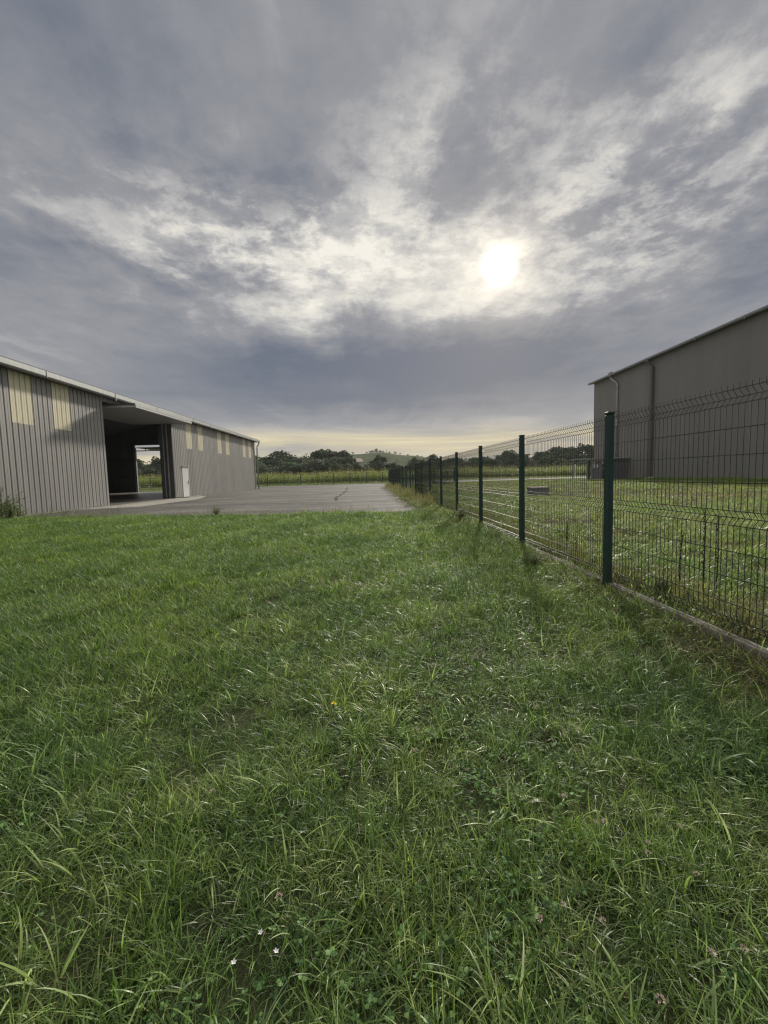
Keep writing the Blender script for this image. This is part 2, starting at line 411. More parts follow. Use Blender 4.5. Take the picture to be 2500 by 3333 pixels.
def gz(x, y):
    x = np.asarray(x, float); y = np.asarray(y, float)
    left = -0.14 + 0.16 * sm(3.0, 13.0, y)
    left = left + 0.018 * np.sin(1.3 * x + 0.7 * y) * np.sin(0.9 * y - 0.6 * x + 1.2) + 0.012 * np.sin(3.1 * x - 1.7 * y)
    left = left + 0.07 * sm(3.2, 5.2, y) * sm(0.9, 2.2, x) * (1 - sm(9, 13, y))
    right = -0.03 + 0.05 * sm(4, 12, y) + 0.19 * sm(3.0, 15.0, x) + 0.012 * np.sin(1.1 * x + 0.5) * np.sin(0.9 * y)
    s = sm(2.25, 2.5, x)
    z = left * (1 - s) + right * s
    strip = (x > yard_right(y)) & (x < 2.5)
    yard = (sm(-0.05, 0.45, y - lawn_edge(x))) * (1 - sm(-0.2, 0.05, x - yard_right(y))) * (1 - sm(66, 67, y) * (1 - sm(68.2, 68.6, y)))
    inyard = yard * (1 - sm(67.9, 68.4, y))
    z = z * (1 - inyard) + (-0.06) * inyard
    far = sm(70, 75, y) * 0.04 - 0.35 * sm(20, 60, x) * sm(60, 80, y)
    return z + far
def axis(lo, hi, fine_lo, fine_hi, step, grow=1.14):
    a = list(np.arange(fine_lo, fine_hi + 1e-6, step)); d = step; x = fine_hi
    while x < hi: d *= grow; x += d; a.append(min(x, hi))
    d = step; x = fine_lo
    while x > lo: d *= grow; x -= d; a.insert(0, max(x, lo))
    return np.array(a)
def build_ground():
    xs = axis(-1500, 1500, -13, 8, 0.22, 1.12); ys = axis(-60, 1700, -1, 18, 0.22, 1.10)
    X, Y = np.meshgrid(xs, ys); Z = gz(X, Y)
    nx, ny = len(xs), len(ys)
    V = np.stack([X.ravel(), Y.ravel(), Z.ravel()], 1)
    i = np.arange(nx * ny).reshape(ny, nx)
    F = np.stack([i[:-1, :-1].ravel(), i[:-1, 1:].ravel(), i[1:, 1:].ravel(), i[1:, :-1].ravel()], 1)
    o = link('ground', mesh('ground', V.tolist(), F.tolist(), M['ground'], smooth=True))
    tag(o, kind='structure')
build_ground()

def sheet(name, poly, z, m, thick=0.0):
    bm = bmesh.new()
    vs = [bm.verts.new((x, y, z)) for x, y in poly]
    f = bm.faces.new(vs)
    if f.normal.z < 0: f.normal_flip()
    if thick:
        r = bmesh.ops.extrude_face_region(bm, geom=[f])
        for v in r['geom']:
            if isinstance(v, bmesh.types.BMVert): v.co.z -= thick
        bmesh.ops.recalc_face_normals(bm, faces=bm.faces)
    bmesh.ops.triangulate(bm, faces=bm.faces)
    me = bpy.data.meshes.new(name); bm.to_mesh(me); bm.free(); me.materials.append(m)
    return tag(link(name, me), kind='structure')
xs_ = np.linspace(-13.4, 1.70, 60)
edge = [(x, float(lawn_edge(x)) + 0.10 + 0.05 * math.sin(x * 9)) for x in xs_]
right = [(float(yard_right(y)) + 0.03 * math.sin(y * 5), y) for y in np.linspace(14.0, 50, 70)]
sheet('yard', edge + right + [(2.1, 52), (5.0, 53.5), (5.0, 66.5), (2.0, 67.6), (-24, 68.0), (-24, 52.4), (-13.4, 52.4)], 0.0, M['asphalt'], 0.05)
sheet('apron', [(-12.95, 20.2), (-12.0, 20.6), (-10.75, 21.25), (-10.55, 27.0), (-11.0, 29.6), (-11.9, 32.8), (-12.95, 32.8)], 0.006, M['apron'])
def crack(pts, w):
    L = []; Rr = []
    fine = []
    for (a, b) in zip(pts[:-1], pts[1:]):
        for k in range(12): fine.append((a[0] + (b[0] - a[0]) * k / 12, a[1] + (b[1] - a[1]) * k / 12))
    fine.append(pts[-1])
    for i, (x, y) in enumerate(fine):
        q = fine[min(i + 1, len(fine) - 1)]; p = fine[max(i - 1, 0)]
        dx, dy = q[0] - p[0], q[1] - p[1]; n = math.hypot(dx, dy) or 1
        j = random.uniform(-0.07, 0.07); ww = w * random.uniform(0.35, 1.0)
        cx, cy = x - dy / n * j, y + dx / n * j
        L.append((cx - dy / n * ww, cy + dx / n * ww, 0.005)); Rr.append((cx + dy / n * ww, cy - dx / n * ww, 0.005))
    V = L + Rr; n = len(L)
    tag(link('crack', mesh('crack', V, [(i, n + i, n + i + 1, i + 1) for i in range(n - 1)], M['tar'])), kind='structure')
crack([(-2.3, 47), (-1.85, 36), (-1.8, 28.7), (-1.86, 25), (-1.58, 21.4)], 0.095)
crack([(-4.6, 23.2), (-3.2, 23.4), (-1.8, 23.5)], 0.074)
crack([(-2.3, 19.9), (-1.06, 19.93), (0.4, 20.0), (1.4, 19.6)], 0.063)
crack([(0.2, 31), (0.7, 33), (1.6, 33.3)], 0.084)
crack([(-9.0, 19.5), (-6.0, 20.6), (-3.0, 20.3)], 0.053)
sheet('lane', [(8.6, 51.6), (10.3, 49.6), (17, 52.2), (30, 56.5), (60, 62), (60, 68), (30, 62), (17, 58), (9.5, 57.5)], 0.24, M['lane'], 0.3)

# ------------------------------------------------------------------ hill beyond the wood
def hill(name, cx, cy, rows, depth, m, amp=0.8):
    prof_x = np.array([r[0] for r in rows]); prof_z = np.array([r[1] for r in rows])
    xs = np.linspace(prof_x[0], prof_x[-1], 140); vs = np.linspace(-1, 1, 40)
    X, Vv = np.meshgrid(xs, vs)
    H = np.interp(X, prof_x, prof_z)
    Z = H * np.cos(Vv * math.pi / 2) ** 1.2 + amp * np.sin(X * 0.11 + Vv * 3) * np.cos(Vv * math.pi / 2)
    Y = cy + Vv * depth
    i = np.arange(X.size).reshape(X.shape)
    F = np.stack([i[:-1, :-1].ravel(), i[:-1, 1:].ravel(), i[1:, 1:].ravel(), i[1:, :-1].ravel()], 1)
    V = np.stack([X.ravel(), Y.ravel(), Z.ravel() - 1.0], 1)
    return tag(link(name, mesh(name, V.tolist(), F.tolist(), m, smooth=True)), kind='structure')
def hill_mat():
    m, t, b = new_mat('vine_and_meadow_slope')
    n = noise_node(t, 0.035, 6, 0.6, world_pos(t, (1, 0.6, 2.5)), 0.5)
    w = t.nodes.new('ShaderNodeTexWave'); w.inputs['Scale'].default_value = 0.10; w.inputs['Distortion'].default_value = 3.0; w.inputs['Detail'].default_value = 2
    w.bands_direction = 'Z'; t.links.new(world_pos(t), w.inputs['Vector'])
    c = ramp_node(t, n.outputs[0], [(0.35, (0.052, 0.072, 0.036)), (0.5, (0.085, 0.105, 0.050)), (0.66, (0.130, 0.140, 0.070))])
    c = mix_node(t, 0.35, c, ramp_node(t, w.outputs[0], [(0.3, (0.7, 0.75, 0.7)), (0.7, (1.15, 1.15, 1.1))]), 'MULTIPLY')
    t.links.new(c, b.inputs['Base Color']); b.inputs['Roughness'].default_value = 1; b.inputs['Specular IOR Level'].default_value = 0
    return m
hill('hill', 0, 640, [(-150, 13), (-90, 29), (-34, 33.4), (-7.5, 34.3), (12, 35.0), (27, 34.2), (45, 31.8), (65, 28.8), (90, 24.2), (150, 16), (215, 7), (280, 0)], 150, hill_mat())

# ------------------------------------------------------------------ long barn on the left
BX = -12.87            # outer face of the front wall
barn = tag(empty('long_barn', (BX, 8, 0)), 'long low barn clad in grey ribbed metal with cream light panels and an open bay', 'barn')
def part(name, me, loc=(0, 0, 0), parent=barn):
    o = bpy.data.objects.new(name, me); COL.objects.link(o); o.parent = parent
    base = Vector(parent.location) if parent.parent is None else Vector((0, 0, 0))
    o.location = Vector(loc) - base
    return o
_prof_cache = {}
def ribbed(width, z0, z1, m, axis='y', pitches=4, depth=0.055, key=None):
    """ribbed sheet: wide outer pans with narrow recessed grooves, local origin at its lower near corner"""
    k = (round(width, 3), round(z0, 3), round(z1, 3), m.name, axis, pitches)
    if k in _prof_cache: return _prof_cache[k]
    p = width / pitches; pts = []
    for i in range(pitches):
        a = i * p
        pts += [(a + 0.004, 0), (a + 0.10 * p / .27, 0), (a + 0.104 * p / .27, -0.0035), (a + 0.114 * p / .27, -0.0035), (a + 0.118 * p / .27, 0),
                (a + 0.206 * p / .27, 0), (a + 0.213 * p / .27, -depth), (a + 0.260 * p / .27, -depth), (a + 0.267 * p / .27, -0.002)]
    V = []; F = []
    for (s, d) in pts:
        for z in (z0, z1): V.append((d, s, z) if axis == 'y' else (s, -d, z))
    n = len(pts)
    for i in range(n - 1):
        q = (2 * i, 2 * i + 2, 2 * i + 3, 2 * i + 1)
        F.append(q)
    me = mesh('cladding_panel', V, F, m)
    _prof_cache[k] = me
    return me
def clad_run(y0, n, w, skip=(), windows=(), ztop=5.32, door=None):
    for i in range(n):
        y = y0 + i * w
        if i in skip: continue
        z0 = 0.06; z1 = ztop
        if i == door: z0 = 2.19
        if i in windows:
            part('cladding_panel', ribbed(w, z0, 3.44, M['clad']), (BX, y, 0))
            part('translucent_panel', ribbed(w, 3.445, z1, M['poly']), (BX - 0.012, y, 0))
        else:
            part('cladding_panel', ribbed(w, z0, z1, M['clad']), (BX, y, 0))
W1 = 1.09
clad_run(22.22 - 13 * W1, 13, W1, windows=(8, 10))          # sheets up to the near edge of the bay
W2 = 1.095
clad_run(30.07, 19, W2, windows=(2, 4, 8, 10, 15, 17), door=1)
def barn_box(name, a, b, m, bev=0.0, parent=barn):
    c = Vector(parent.location) if parent.parent is None else Vector((0, 0, 0))
    mb = MB().box(Vector(a) - c, Vector(b) - c, bev)
    return mb.build(name, m, parent)
# inner lining behind the sheets, so that no light leaks through the wall
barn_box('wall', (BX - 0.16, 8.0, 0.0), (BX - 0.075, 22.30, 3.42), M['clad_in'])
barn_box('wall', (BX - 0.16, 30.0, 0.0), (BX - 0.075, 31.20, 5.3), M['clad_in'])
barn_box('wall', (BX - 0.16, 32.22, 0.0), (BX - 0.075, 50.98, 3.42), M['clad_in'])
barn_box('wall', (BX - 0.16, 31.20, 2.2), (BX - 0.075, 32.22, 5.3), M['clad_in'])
barn_box('corner_trim', (BX - 0.20, 22.225, 0.03), (BX + 0.012, 22.37, 5.32), M['clad'])
barn_box('corner_trim', (BX - 0.05, 29.88, 0.03), (BX + 0.012, 30.065, 5.32), M['taupe_dark'])
barn_box('corner_trim', (BX - 0.20, 50.90, 0.03), (BX + 0.015, 51.30, 5.32), M['clad'])
barn_box('base_trim', (BX - 0.06, 8.05, 0.005), (BX + 0.035, 22.36, 0.055), M['concrete'])
barn_box('base_trim', (BX - 0.06, 32.40, 0.005), (BX + 0.03, 51.28, 0.05), M['concrete'])
# lintel sheets over the bay
for i in range(7):
    part('lintel_panel', ribbed(7.51 / 7, 5.14, 5.33, M['clad']), (BX - 0.02, 22.37 + i * 7.51 / 7, 0))
# far jamb of the bay: guide rails and posts standing just inside the opening
barn_box('jamb_post', (BX - 0.26, 29.84, 0.0), (BX - 0.055, 30.06, 4.9), M['steel_dark'])
barn_box('guide_rail', (BX - 0.32, 29.78, 0.0), (BX - 0.27, 29.90, 4.9), M['galv'])
barn_box('jamb_post', (BX - 0.50, 29.84, 0.0), (BX - 0.33, 30.05, 4.9), M['steel_dark'])
barn_box('guide_rail', (BX - 0.56, 29.80, 0.0), (BX - 0.52, 29.90, 4.9), M['galv'])
barn_box('jamb_post', (BX - 0.80, 29.84, 0.0), (BX - 0.57, 30.02, 4.9), M['steel_dark'])
barn_box('jamb_post', (BX - 0.60, 22.30, 0.0), (BX - 0.21, 22.50, 4.9), M['steel_dark'])
# tilting bay door, swung up flat, half outside and half inside
def tilt_door():
    d = empty('tilting_door', (0, 0, 0), 0, barn)
    def bb(name, a, b, m, bev=0):
        c = Vector(barn.location); MB().box(Vector(a) - c, Vector(b) - c, bev).build(name, m, d)
    x0, x1, y0, y1 = -15.36, -11.55, 22.92, 29.92
    n = 6
    for i in range(n):
        ya = y0 + (y1 - y0) * i / n; yb = y0 + (y1 - y0) * (i + 1) / n
        bb('door_panel', (x0, ya + 0.002, 4.90), (x1 - 0.03, yb - 0.002, 5.00), M['door_slab'])
    bb('edge_rail', (x1 - 0.028, y0 - 0.02, 4.88), (x1 + 0.03, y1 + 0.02, 4.975), M['galv'])
    bb('edge_rail', (x1 - 0.028, y0 - 0.02, 4.99), (x1 + 0.015, y1 + 0.02, 5.10), M['galv'])
    bb('side_rail', (x0, y0 - 0.03, 4.89), (x1 - 0.03, y0 - 0.002, 4.96), M['galv'])
    bb('side_rail', (x0, y0 - 0.03, 5.01), (x1 - 0.03, y0 - 0.002, 5.09), M['steel_dark'])
    bb('side_rail', (x0, y1 + 0.002, 4.89), (x1 - 0.03, y1 + 0.03, 5.08), M['steel_dark'])
    for k in range(3):
        bb('stiffener', (x0 + 0.1, 24.3 + k * 2.1, 5.003), (x1 - 0.05, 24.4 + k * 2.1, 5.08), M['steel_dark'])
tilt_door()
# roof, gable walls, back wall, floor, frame
BACK = -33.2; RIDGE = (BX + BACK) / 2
def barn_roof():
    mb = MB(); c = Vector(barn.location)
    for (xa, za, xb, zb) in ((BX + 0.42, 5.50, RIDGE, 7.75), (BACK - 0.42, 5.50, RIDGE, 7.75)):
        for t in (0,):
            y0, y1 = 7.6, 52.0
            V = [Vector((xa, y0, za)), Vector((xb, y0, zb)), Vector((xb, y1, zb)), Vector((xa, y1, za))]
            V = [v - c for v in V]; V += [v + Vector((0, 0, 0.10)) for v in V]
            mb.add(V, [(0, 1, 2, 3), (7, 6, 5, 4), (0, 4, 5, 1), (1, 5, 6, 2), (2, 6, 7, 3), (3, 7, 4, 0)])
    mb.build('roof', M['clad_in'], barn)
barn_roof()
barn_box('soffit', (BX - 0.10, 7.7, 5.34), (BX + 0.34, 51.95, 5.37), M['taupe_dark'])
def gutter(parent, xa, xb, y0, y1, zb, zt, m, brackets, org, bevel=True):
    g = empty('gutter', (0, 0, 0), 0, parent)
    c = Vector(org); mb = MB(); s = 1 if xb > xa else -1
    # open box section with a rolled outer lip
    prof = [(xa, zt), (xa, zb), (xb - s * 0.03, zb), (xb, zb + 0.04), (xb, zt), (xb - s * 0.018, zt + 0.006), (xb - s * 0.012, zt - 0.012), (xb - s * 0.012, zb + 0.045), (xb - s * 0.035, zb + 0.012), (xa + s * 0.012, zb + 0.012), (xa + s * 0.012, zt)]
    V = [Vector((x, y, z)) - c for y in (y0, y1) for (x, z) in prof]; n = len(prof)
    mb.add(V, [(i, (i + 1) % n, n + (i + 1) % n, n + i) for i in range(n)] + [tuple(range(n)), tuple(reversed(range(n, 2 * n)))])
    mb.build('channel', m, g)
    for (y, w, drop) in brackets:
        b = MB().box(Vector((xb + s * 0.002, y, zb - drop)) - c, Vector((xb + s * 0.014, y + w, zt + 0.012)) - c)
        b.box(Vector((xb - s * 0.14, y, zt + 0.009)) - c, Vector((xb + s * 0.014, y + w, zt + 0.016)) - c)
        b.build('bracket', m, g)
    return g
gutter(barn, BX + 0.30, BX + 0.47, 7.6, 52.15, 5.315, 5.545, M['galv'],
       [(18.05, 0.05, 0.0), (22.75, 0.05, 0.12), (27.1, .04, 0), (32.6, .04, 0.0), (36.1, 0.06, 0.10), (41.0, .05, 0), (43.2, 0.07, 0.10), (48.0, .05, 0)], (barn.location))
def barn_end():
    c = Vector(barn.location)
    gy = 51.30
    def bb(name, a, b, m, bev=0): return MB().box(Vector(a) - c, Vector(b) - c, bev).build(name, m, barn)
    # far gable with its own open bay (X -26.2 .. -20.6)
    xo0, xo1, zo = -26.22, -20.6, 5.26
    rz = lambda x: 5.50 + min(BX + 0.42 - x, x - BACK + 0.42) * 2.25 / (BX + 0.42 - RIDGE) - 0.012
    def gp(xa, xb, z0):
        V = []
        for y in (gy - 0.12, gy):
            V += [Vector((xa, y, z0)) - c, Vector((xb, y, z0)) - c, Vector((xb, y, rz(xb))) - c, Vector((xa, y, rz(xa))) - c]
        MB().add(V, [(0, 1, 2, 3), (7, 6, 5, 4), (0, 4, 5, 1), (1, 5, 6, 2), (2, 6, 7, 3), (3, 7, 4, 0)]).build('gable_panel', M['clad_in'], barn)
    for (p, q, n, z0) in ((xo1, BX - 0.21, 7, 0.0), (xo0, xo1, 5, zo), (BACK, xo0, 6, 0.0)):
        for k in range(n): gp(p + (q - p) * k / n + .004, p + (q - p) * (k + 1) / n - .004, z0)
    bb('girt', (BACK, gy - 0.20, 1.75), (xo0 - 0.12, gy - 0.125, 1.84), M['steel_dark'])
    bb('girt', (BACK, gy - 0.20, 3.6), (xo0 - 0.12, gy - 0.125, 3.69), M['steel_dark'])
    bb('jamb_post', (xo0 - 0.02, gy - 0.10, 0), (xo0 + 0.05, gy + 0.16, zo), M['galv'])
    bb('jamb_post', (xo0 - 0.14, gy - 0.34, 0), (xo0 - 0.03, gy - 0.125, zo), M['steel_dark'])
    # near gable and back wall
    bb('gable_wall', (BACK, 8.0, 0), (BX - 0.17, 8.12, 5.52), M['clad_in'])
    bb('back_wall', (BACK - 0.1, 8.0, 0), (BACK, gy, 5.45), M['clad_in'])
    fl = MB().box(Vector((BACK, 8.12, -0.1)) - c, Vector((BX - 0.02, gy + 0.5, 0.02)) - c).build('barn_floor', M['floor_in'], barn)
    for y in (15.2, 22.36, 29.9, 37, 44.2):
        bb('portal_column', (BX - 0.62, y - 0.1, 0.02), (BX - 0.35, y + 0.1, 5.35), M['steel_dark']) if y not in (22.36, 29.9) else None
        bb('portal_column', (BACK + 0.1, y - 0.1, 0.02), (BACK + 0.4, y + 0.1, 5.35), M['steel_dark'])
    # second tilting door, standing open outside the far gable
    d = empty('tilting_door', (0, 0, 0), 0, barn)
    def dd(name, a, b, m): MB().box(Vector(a) - c, Vector(b) - c).build(name, m, d)
    for k in range(5):
        xa = xo0 + 0.1 + k * 1.09
        dd('door_panel', (xa + .003, gy + 0.12, 4.97), (xa + 1.087, gy + 3.2, 5.05), M['steel_dark'])
    dd('edge_rail', (xo0 + 0.05, gy + 3.21, 4.94), (xo1 - 0.05, gy + 3.28, 5.10), M['steel_dark'])
    dd('cross_bar', (xo0 + 0.06, gy + 0.02, 4.60), (xo1 - 0.05, gy + 0.10, 4.70), M['steel_dark'])
    for x in (xo0 + 1.1, xo0 + 2.35, xo0 + 3.6): dd('strut', (x, gy + 0.03, 4.705), (x + 0.06, gy + 0.09, 4.96), M['steel_dark'])
barn_end()
def side_door():
    d = empty('door', (0, 0, 0), 0, barn); c = Vector(barn.location)
    def bb(name, a, b, m, bev=0): MB().box(Vector(a) - c, Vector(b) - c, bev).build(name, m, d)
    y0, y1 = 31.19, 32.26
    d0 = part('door_leaf', ribbed(y1 - y0 - 0.12, 0.05, 2.09, M['white_door'], pitches=5, depth=0.02), (BX + 0.012, y0 + 0.06, 0))
    d0.parent = d
    bb('door_frame', (BX - 0.07, y0, 0.02), (BX + 0.03, y0 + 0.055, 2.15), M['white_door'])
    bb('door_frame', (BX - 0.07, y1 - 0.055, 0.02), (BX + 0.03, y1, 2.15), M['white_door'])
    bb('door_frame', (BX - 0.07, y0 + 0.056, 2.095), (BX + 0.03, y1 - 0.056, 2.15), M['white_door'])
    bb('drip_cap', (BX - 0.02, y0 - 0.06, 2.155), (BX + 0.10, y1 + 0.06, 2.185), M['galv'])
    h = MB().box(Vector((BX + 0.018, y1 - 0.17, 0.94)) - c, Vector((BX + 0.03, y1 - 0.12, 1.16)) - c)
    h.tube([Vector((BX + 0.03, y1 - 0.145, 1.06)) - c, Vector((BX + 0.075, y1 - 0.145, 1.06)) - c, Vector((BX + 0.078, y1 - 0.27, 1.055)) - c], 0.012, 6)
    h.build('handle', M['steel_dark'], d)
    bb('door_step', (BX + 0.036, y0 - 0.4, 0.012), (BX + 0.55, y1 + 1.7, 0.05), M['concrete'])
side_door()
def barn_pipe():
    c = Vector(barn.location); x, y = BX + 0.20, 51.55
    mb = MB().tube([Vector(p) - c for p in ((BX + 0.385, 51.75, 5.33), (BX + 0.385, 51.75, 5.2), (BX + 0.36, 51.72, 5.08), (x + 0.02, y + 0.03, 4.85), (x, y, 4.7), (x, y, 0.0))], 0.075, 10)
    o = mb.build('downpipe', M['galv'], barn, smooth=True)
    for z in (1.2, 2.6, 4.1):
        MB().tube([Vector((x, y, z - 0.02)) - c, Vector((x, y, z + 0.02)) - c], 0.085, 10).build('clip', M['steel_dark'], o)
barn_pipe()

# ------------------------------------------------------------------ tall warehouse on the right
WX0, WY0 = 24.5, 47.7
wang = math.atan2(0.5, 22.4)      # the wall leans a little from the fence line
wh = tag(empty('tall_warehouse', (WX0, WY0, 0.0), -wang), 'tall windowless taupe warehouse with a pale gutter and two downpipes behind the fence', 'warehouse')
# local frame: wall runs along -y from the corner, outer face at x=0, interior towards +x
WH = 10.40
def wbox(name, a, b, m, bev=0.0, parent=wh): return MB().box(a, b, bev).build(name, m, parent)
pw = 1.0
me_p = None
for i in range(62):
    y = -i * pw - 0.12
    if me_p is None:
        mb = MB().box((0.0, -pw + 0.004, 0.28), (0.10, -0.004, WH))
        for k in range(1, 5): mb.box((-0.0025, -k * pw / 5 - 0.05, 0.30), (-0.0002, -k * pw / 5 + 0.05, WH - 0.02))
        me_p = mb.mesh('wall_panel', M['taupe'])
    link('wall_panel', me_p, wh, (0, y, 0))
wbox('wall_core', (0.105, -62.2, 0.0), (0.3, -0.01, WH - 0.05), M['mortar'])
wbox('gable_wall', (0.31, -0.12, 0.0), (30, -0.01, WH), M['taupe'])
wbox('corner_trim', (-0.012, -0.115, 0.2), (0.30, 0.02, WH), M['taupe_dark'])
wbox('base_trim', (-0.03, -62.2, 0.0), (0.10, -0.13, 0.275), M['taupe_dark'])
def wroof():
    mb = MB()
    V = [(-0.30, -62.5, WH + .05), (15, -62.5, WH + 1.6), (15, 0.35, WH + 1.6), (-0.30, 0.35, WH + .05)]
    V2 = [(30.3, -62.5, WH + .05), (15, -62.5, WH + 1.6), (15, 0.35, WH + 1.6), (30.3, 0.35, WH + .05)]
    for q in (V, V2):
        W = q + [(x, y, z + 0.12) for x, y, z in q]
        mb.add(W, [(0, 1, 2, 3), (7, 6, 5, 4), (0, 4, 5, 1), (1, 5, 6, 2), (2, 6, 7, 3), (3, 7, 4, 0)])
    mb.build('roof', M['taupe_dark'], wh)
wroof()
wbox('soffit', (-0.28, -62.4, WH - 0.02), (0.0, 0.3, WH + 0.03), M['taupe_dark'])
gutter(wh, -0.30, -0.50, -62.5, 0.45, WH - 0.06, WH + 0.10, M['galv_dark'], [(-3.9 - 0.04, 0.08, 0.02), (-10.0, 0.1, 0.10), (-15.9, .09, 0.10), (-20.2, .09, 0.10), (-24.4, 0.09, 0.1), (-28.5, .09, .1)], (0, 0, 0))
def wpipes():
    # square hopper and pale round pipe near the corner
    y = -4.1
    mb = MB().box((-0.58, y - 0.16, WH - 0.14), (-0.26, y + 0.16, WH + 0.30), 0.02)
    o = mb.build('hopper', M['galv_dark'], wh)
    q = MB().tube([(-0.42, y, WH - 0.12), (-0.40, y - 0.05, WH - 0.35), (-0.14, y - 0.62, WH - 0.85), (-0.12, y - 0.70, WH - 1.0), (-0.12, y - 0.70, 2.3)], 0.095, 10)
    p = q.build('downpipe', M['galv'], wh, smooth=True)
    for z in (2.5, 4.6, 6.8, 9.0): MB().tube([(-0.12, y - 0.70, z - .03), (-0.12, y - 0.70, z + .03)], 0.11, 10).build('clip', M['steel_dark'], p)
    # dark boxed pipe farther along
    y = -10.35
    q = MB().tube([(-0.42, y + 0.25, WH - 0.05), (-0.40, y + 0.22, WH - 0.3), (-0.16, y + 0.05, WH - 0.62), (-0.15, y, WH - 0.8)], 0.10, 8)
    q.build('downpipe_elbow', M['taupe_dark'], wh, smooth=True)
    MB().box((-0.27, y - 0.14, 0.25), (-0.004, y + 0.14, WH - 0.72), 0.015).build('downpipe', M['taupe_dark'], wh)
wpipes()

# ------------------------------------------------------------------ grey utility enclosure at the warehouse corner
en = tag(empty('utility_enclosure', (20.35, 42.6, 0.2), 0), 'grey roofed utility enclosure with white notices beside the warehouse corner', 'enclosure')
en.scale = (0.82, 1, 1)
def ebox(name, a, b, m, parent=en, bev=0.0): return MB().box(a, b, bev).build(name, m, parent)
ebox('roof', (-0.25, -2.0, 1.98), (5.0, 1.3, 2.08), M['galv'])
for x in (-0.05, 0.45, 1.55, 2.1, 2.65): ebox('post', (x, -1.85, 0), (x + 0.09, -1.76, 1.975), M['galv'])
ebox('post', (-0.05, 1.0, 0), (0.04, 1.1, 1.975), M['galv'])
ebox('door_panel', (0.55, -1.80, 0.12), (1.05, -1.74, 1.85), M['enclosure'])
ebox('door_panel', (1.06, -1.80, 0.12), (1.54, -1.74, 1.85), M['enclosure'])
ebox('door_panel', (1.66, -1.80, 0.12), (2.08, -1.74, 1.05), M['steel_dark'])
ebox('door_panel', (1.66, -1.80, 1.13), (2.08, -1.74, 1.85), M['steel_dark'])
ebox('door_panel', (2.2, -1.80, 0.12), (2.64, -1.74, 1.85), M['enclosure'])
ebox('panel', (0.05, -1.72, 0.1), (0.44, -1.68, 1.85), M['steel_dark'])
for (x, z, w, h) in ((0.66, 1.16, .24, .36), (1.1, 1.2, .2, .28), (1.72, 1.52, .2, .26), (2.28, 1.25, .16, .2), (0.66, 1.56, .2, .18)):
    ebox('notice', (x, -1.812, z), (x + w, -1.803, z + h), M['paper'])
lp = empty('louvre_panel', (0, 0, 0), 0, en)
ebox('frame', (2.74, -1.86, 0), (2.80, -1.70, 1.96), M['enclosure'], lp); ebox('frame', (4.55, -1.86, 0), (4.61, -1.70, 1.96), M['enclosure'], lp)
sl = MB().add([(2.805, -1.84, 0), (4.545, -1.84, 0), (4.545, -1.74, 0.075), (2.805, -1.74, 0.075), (2.805, -1.84, 0.012), (4.545, -1.84, 0.012), (4.545, -1.74, 0.087), (2.805, -1.74, 0.087)],
              [(3, 2, 1, 0), (4, 5, 6, 7), (0, 1, 5, 4), (1, 2, 6, 5), (2, 3, 7, 6), (3, 0, 4, 7)]).mesh('slat', M['enclosure'])
for k in range(21): link('slat', sl, lp, (0, 0, 0.06 + k * 0.09))
ebox('back_panel', (2.8, -1.69, 0.02), (4.55, -1.66, 1.95), M['steel_dark'])
def lying_hose():
    pts = []
    for k in range(40):
        t = k / 39
        pts.append((23.55 + 1.5 * t + 0.1 * math.sin(9 * t), 43.4 + 0.45 * math.sin(11 * t) - 0.8 * t, 0.24 + 0.07 * abs(math.sin(7 * t))))
    tag(MB().tube(pts, 0.05, 6).build('hose', M['red'], smooth=True), 'red hose lying on the grass at the foot of the warehouse', 'hose')
lying_hose()
def sack():
    bm = bmesh.new(); bmesh.ops.create_icosphere(bm, subdivisions=3, radius=1)
    for v in bm.verts:
        n = 1 + 0.12 * math.sin(5 * v.co.x + 3 * v.co.y) + 0.08 * math.sin(9 * v.co.z + 4 * v.co.x)
        v.co = Vector((v.co.x * 0.55 * n, v.co.y * 0.32 * n, max(v.co.z, -0.7) * 0.15 * n + 0.1))
    me = bpy.data.meshes.new('sack'); bm.to_mesh(me); bm.free(); me.materials.append(M['bag'])
    for p in me.polygons: p.use_smooth = True
    tag(link('sack', me, None, (23.9, 36.9, 0.2)), 'crumpled white sack lying against the warehouse wall', 'sack')
sack()

# ------------------------------------------------------------------ mesh fences
Z_WIRES = (1.68, 1.63, 1.58, 1.42, 1.24, 1.05, 0.86, 0.81, 0.76, 0.58, 0.40, 0.22, 0.12, 0.07, 0.02)
FOLDS = ((1.68, 1.63, 1.58), (0.86, 0.81, 0.76), (0.12, 0.07, 0.02))
FD = 0.034
def vwire(r=0.0033, n=3):
    pts = [(0, 0, 1.715)]
    for a, b, c in FOLDS: pts += [(0, 0, a), (FD, 0, b), (0, 0, c)]
    pts[-1] = (0.012, 0, 0.02)
    return MB().tube(pts, r, n, cap=False)
vwire_me = vwire().mesh('vertical_wire', M['wire'])
hwire_me = MB().tube([(0, 0.03, 0), (0, 2.49, 0)], 0.0036, 4, cap=False).mesh('horizontal_wire', M['wire'])
NV = 49
def joined_wires(sides=3, r=0.0033, step=1):
    mb = MB(); w = vwire(r, sides)
    for k in range(0, NV, step):
        y = 0.045 + k * 0.05
        mb.add([(v[0], v[1] + y, v[2]) for v in w.V], w.F)
    for z in Z_WIRES:
        x = FD if any(abs(z - f[1]) < 1e-6 for f in FOLDS) else 0
        mb.tube([(x, 0.03, z), (x, 2.49, z)], 0.0036, 3, cap=False)
    return mb
jw_me = joined_wires().mesh('welded_wires', M['wire'])
jw_far_me = joined_wires(3, 0.0020, 1).mesh('welded_wires', M['wire'])
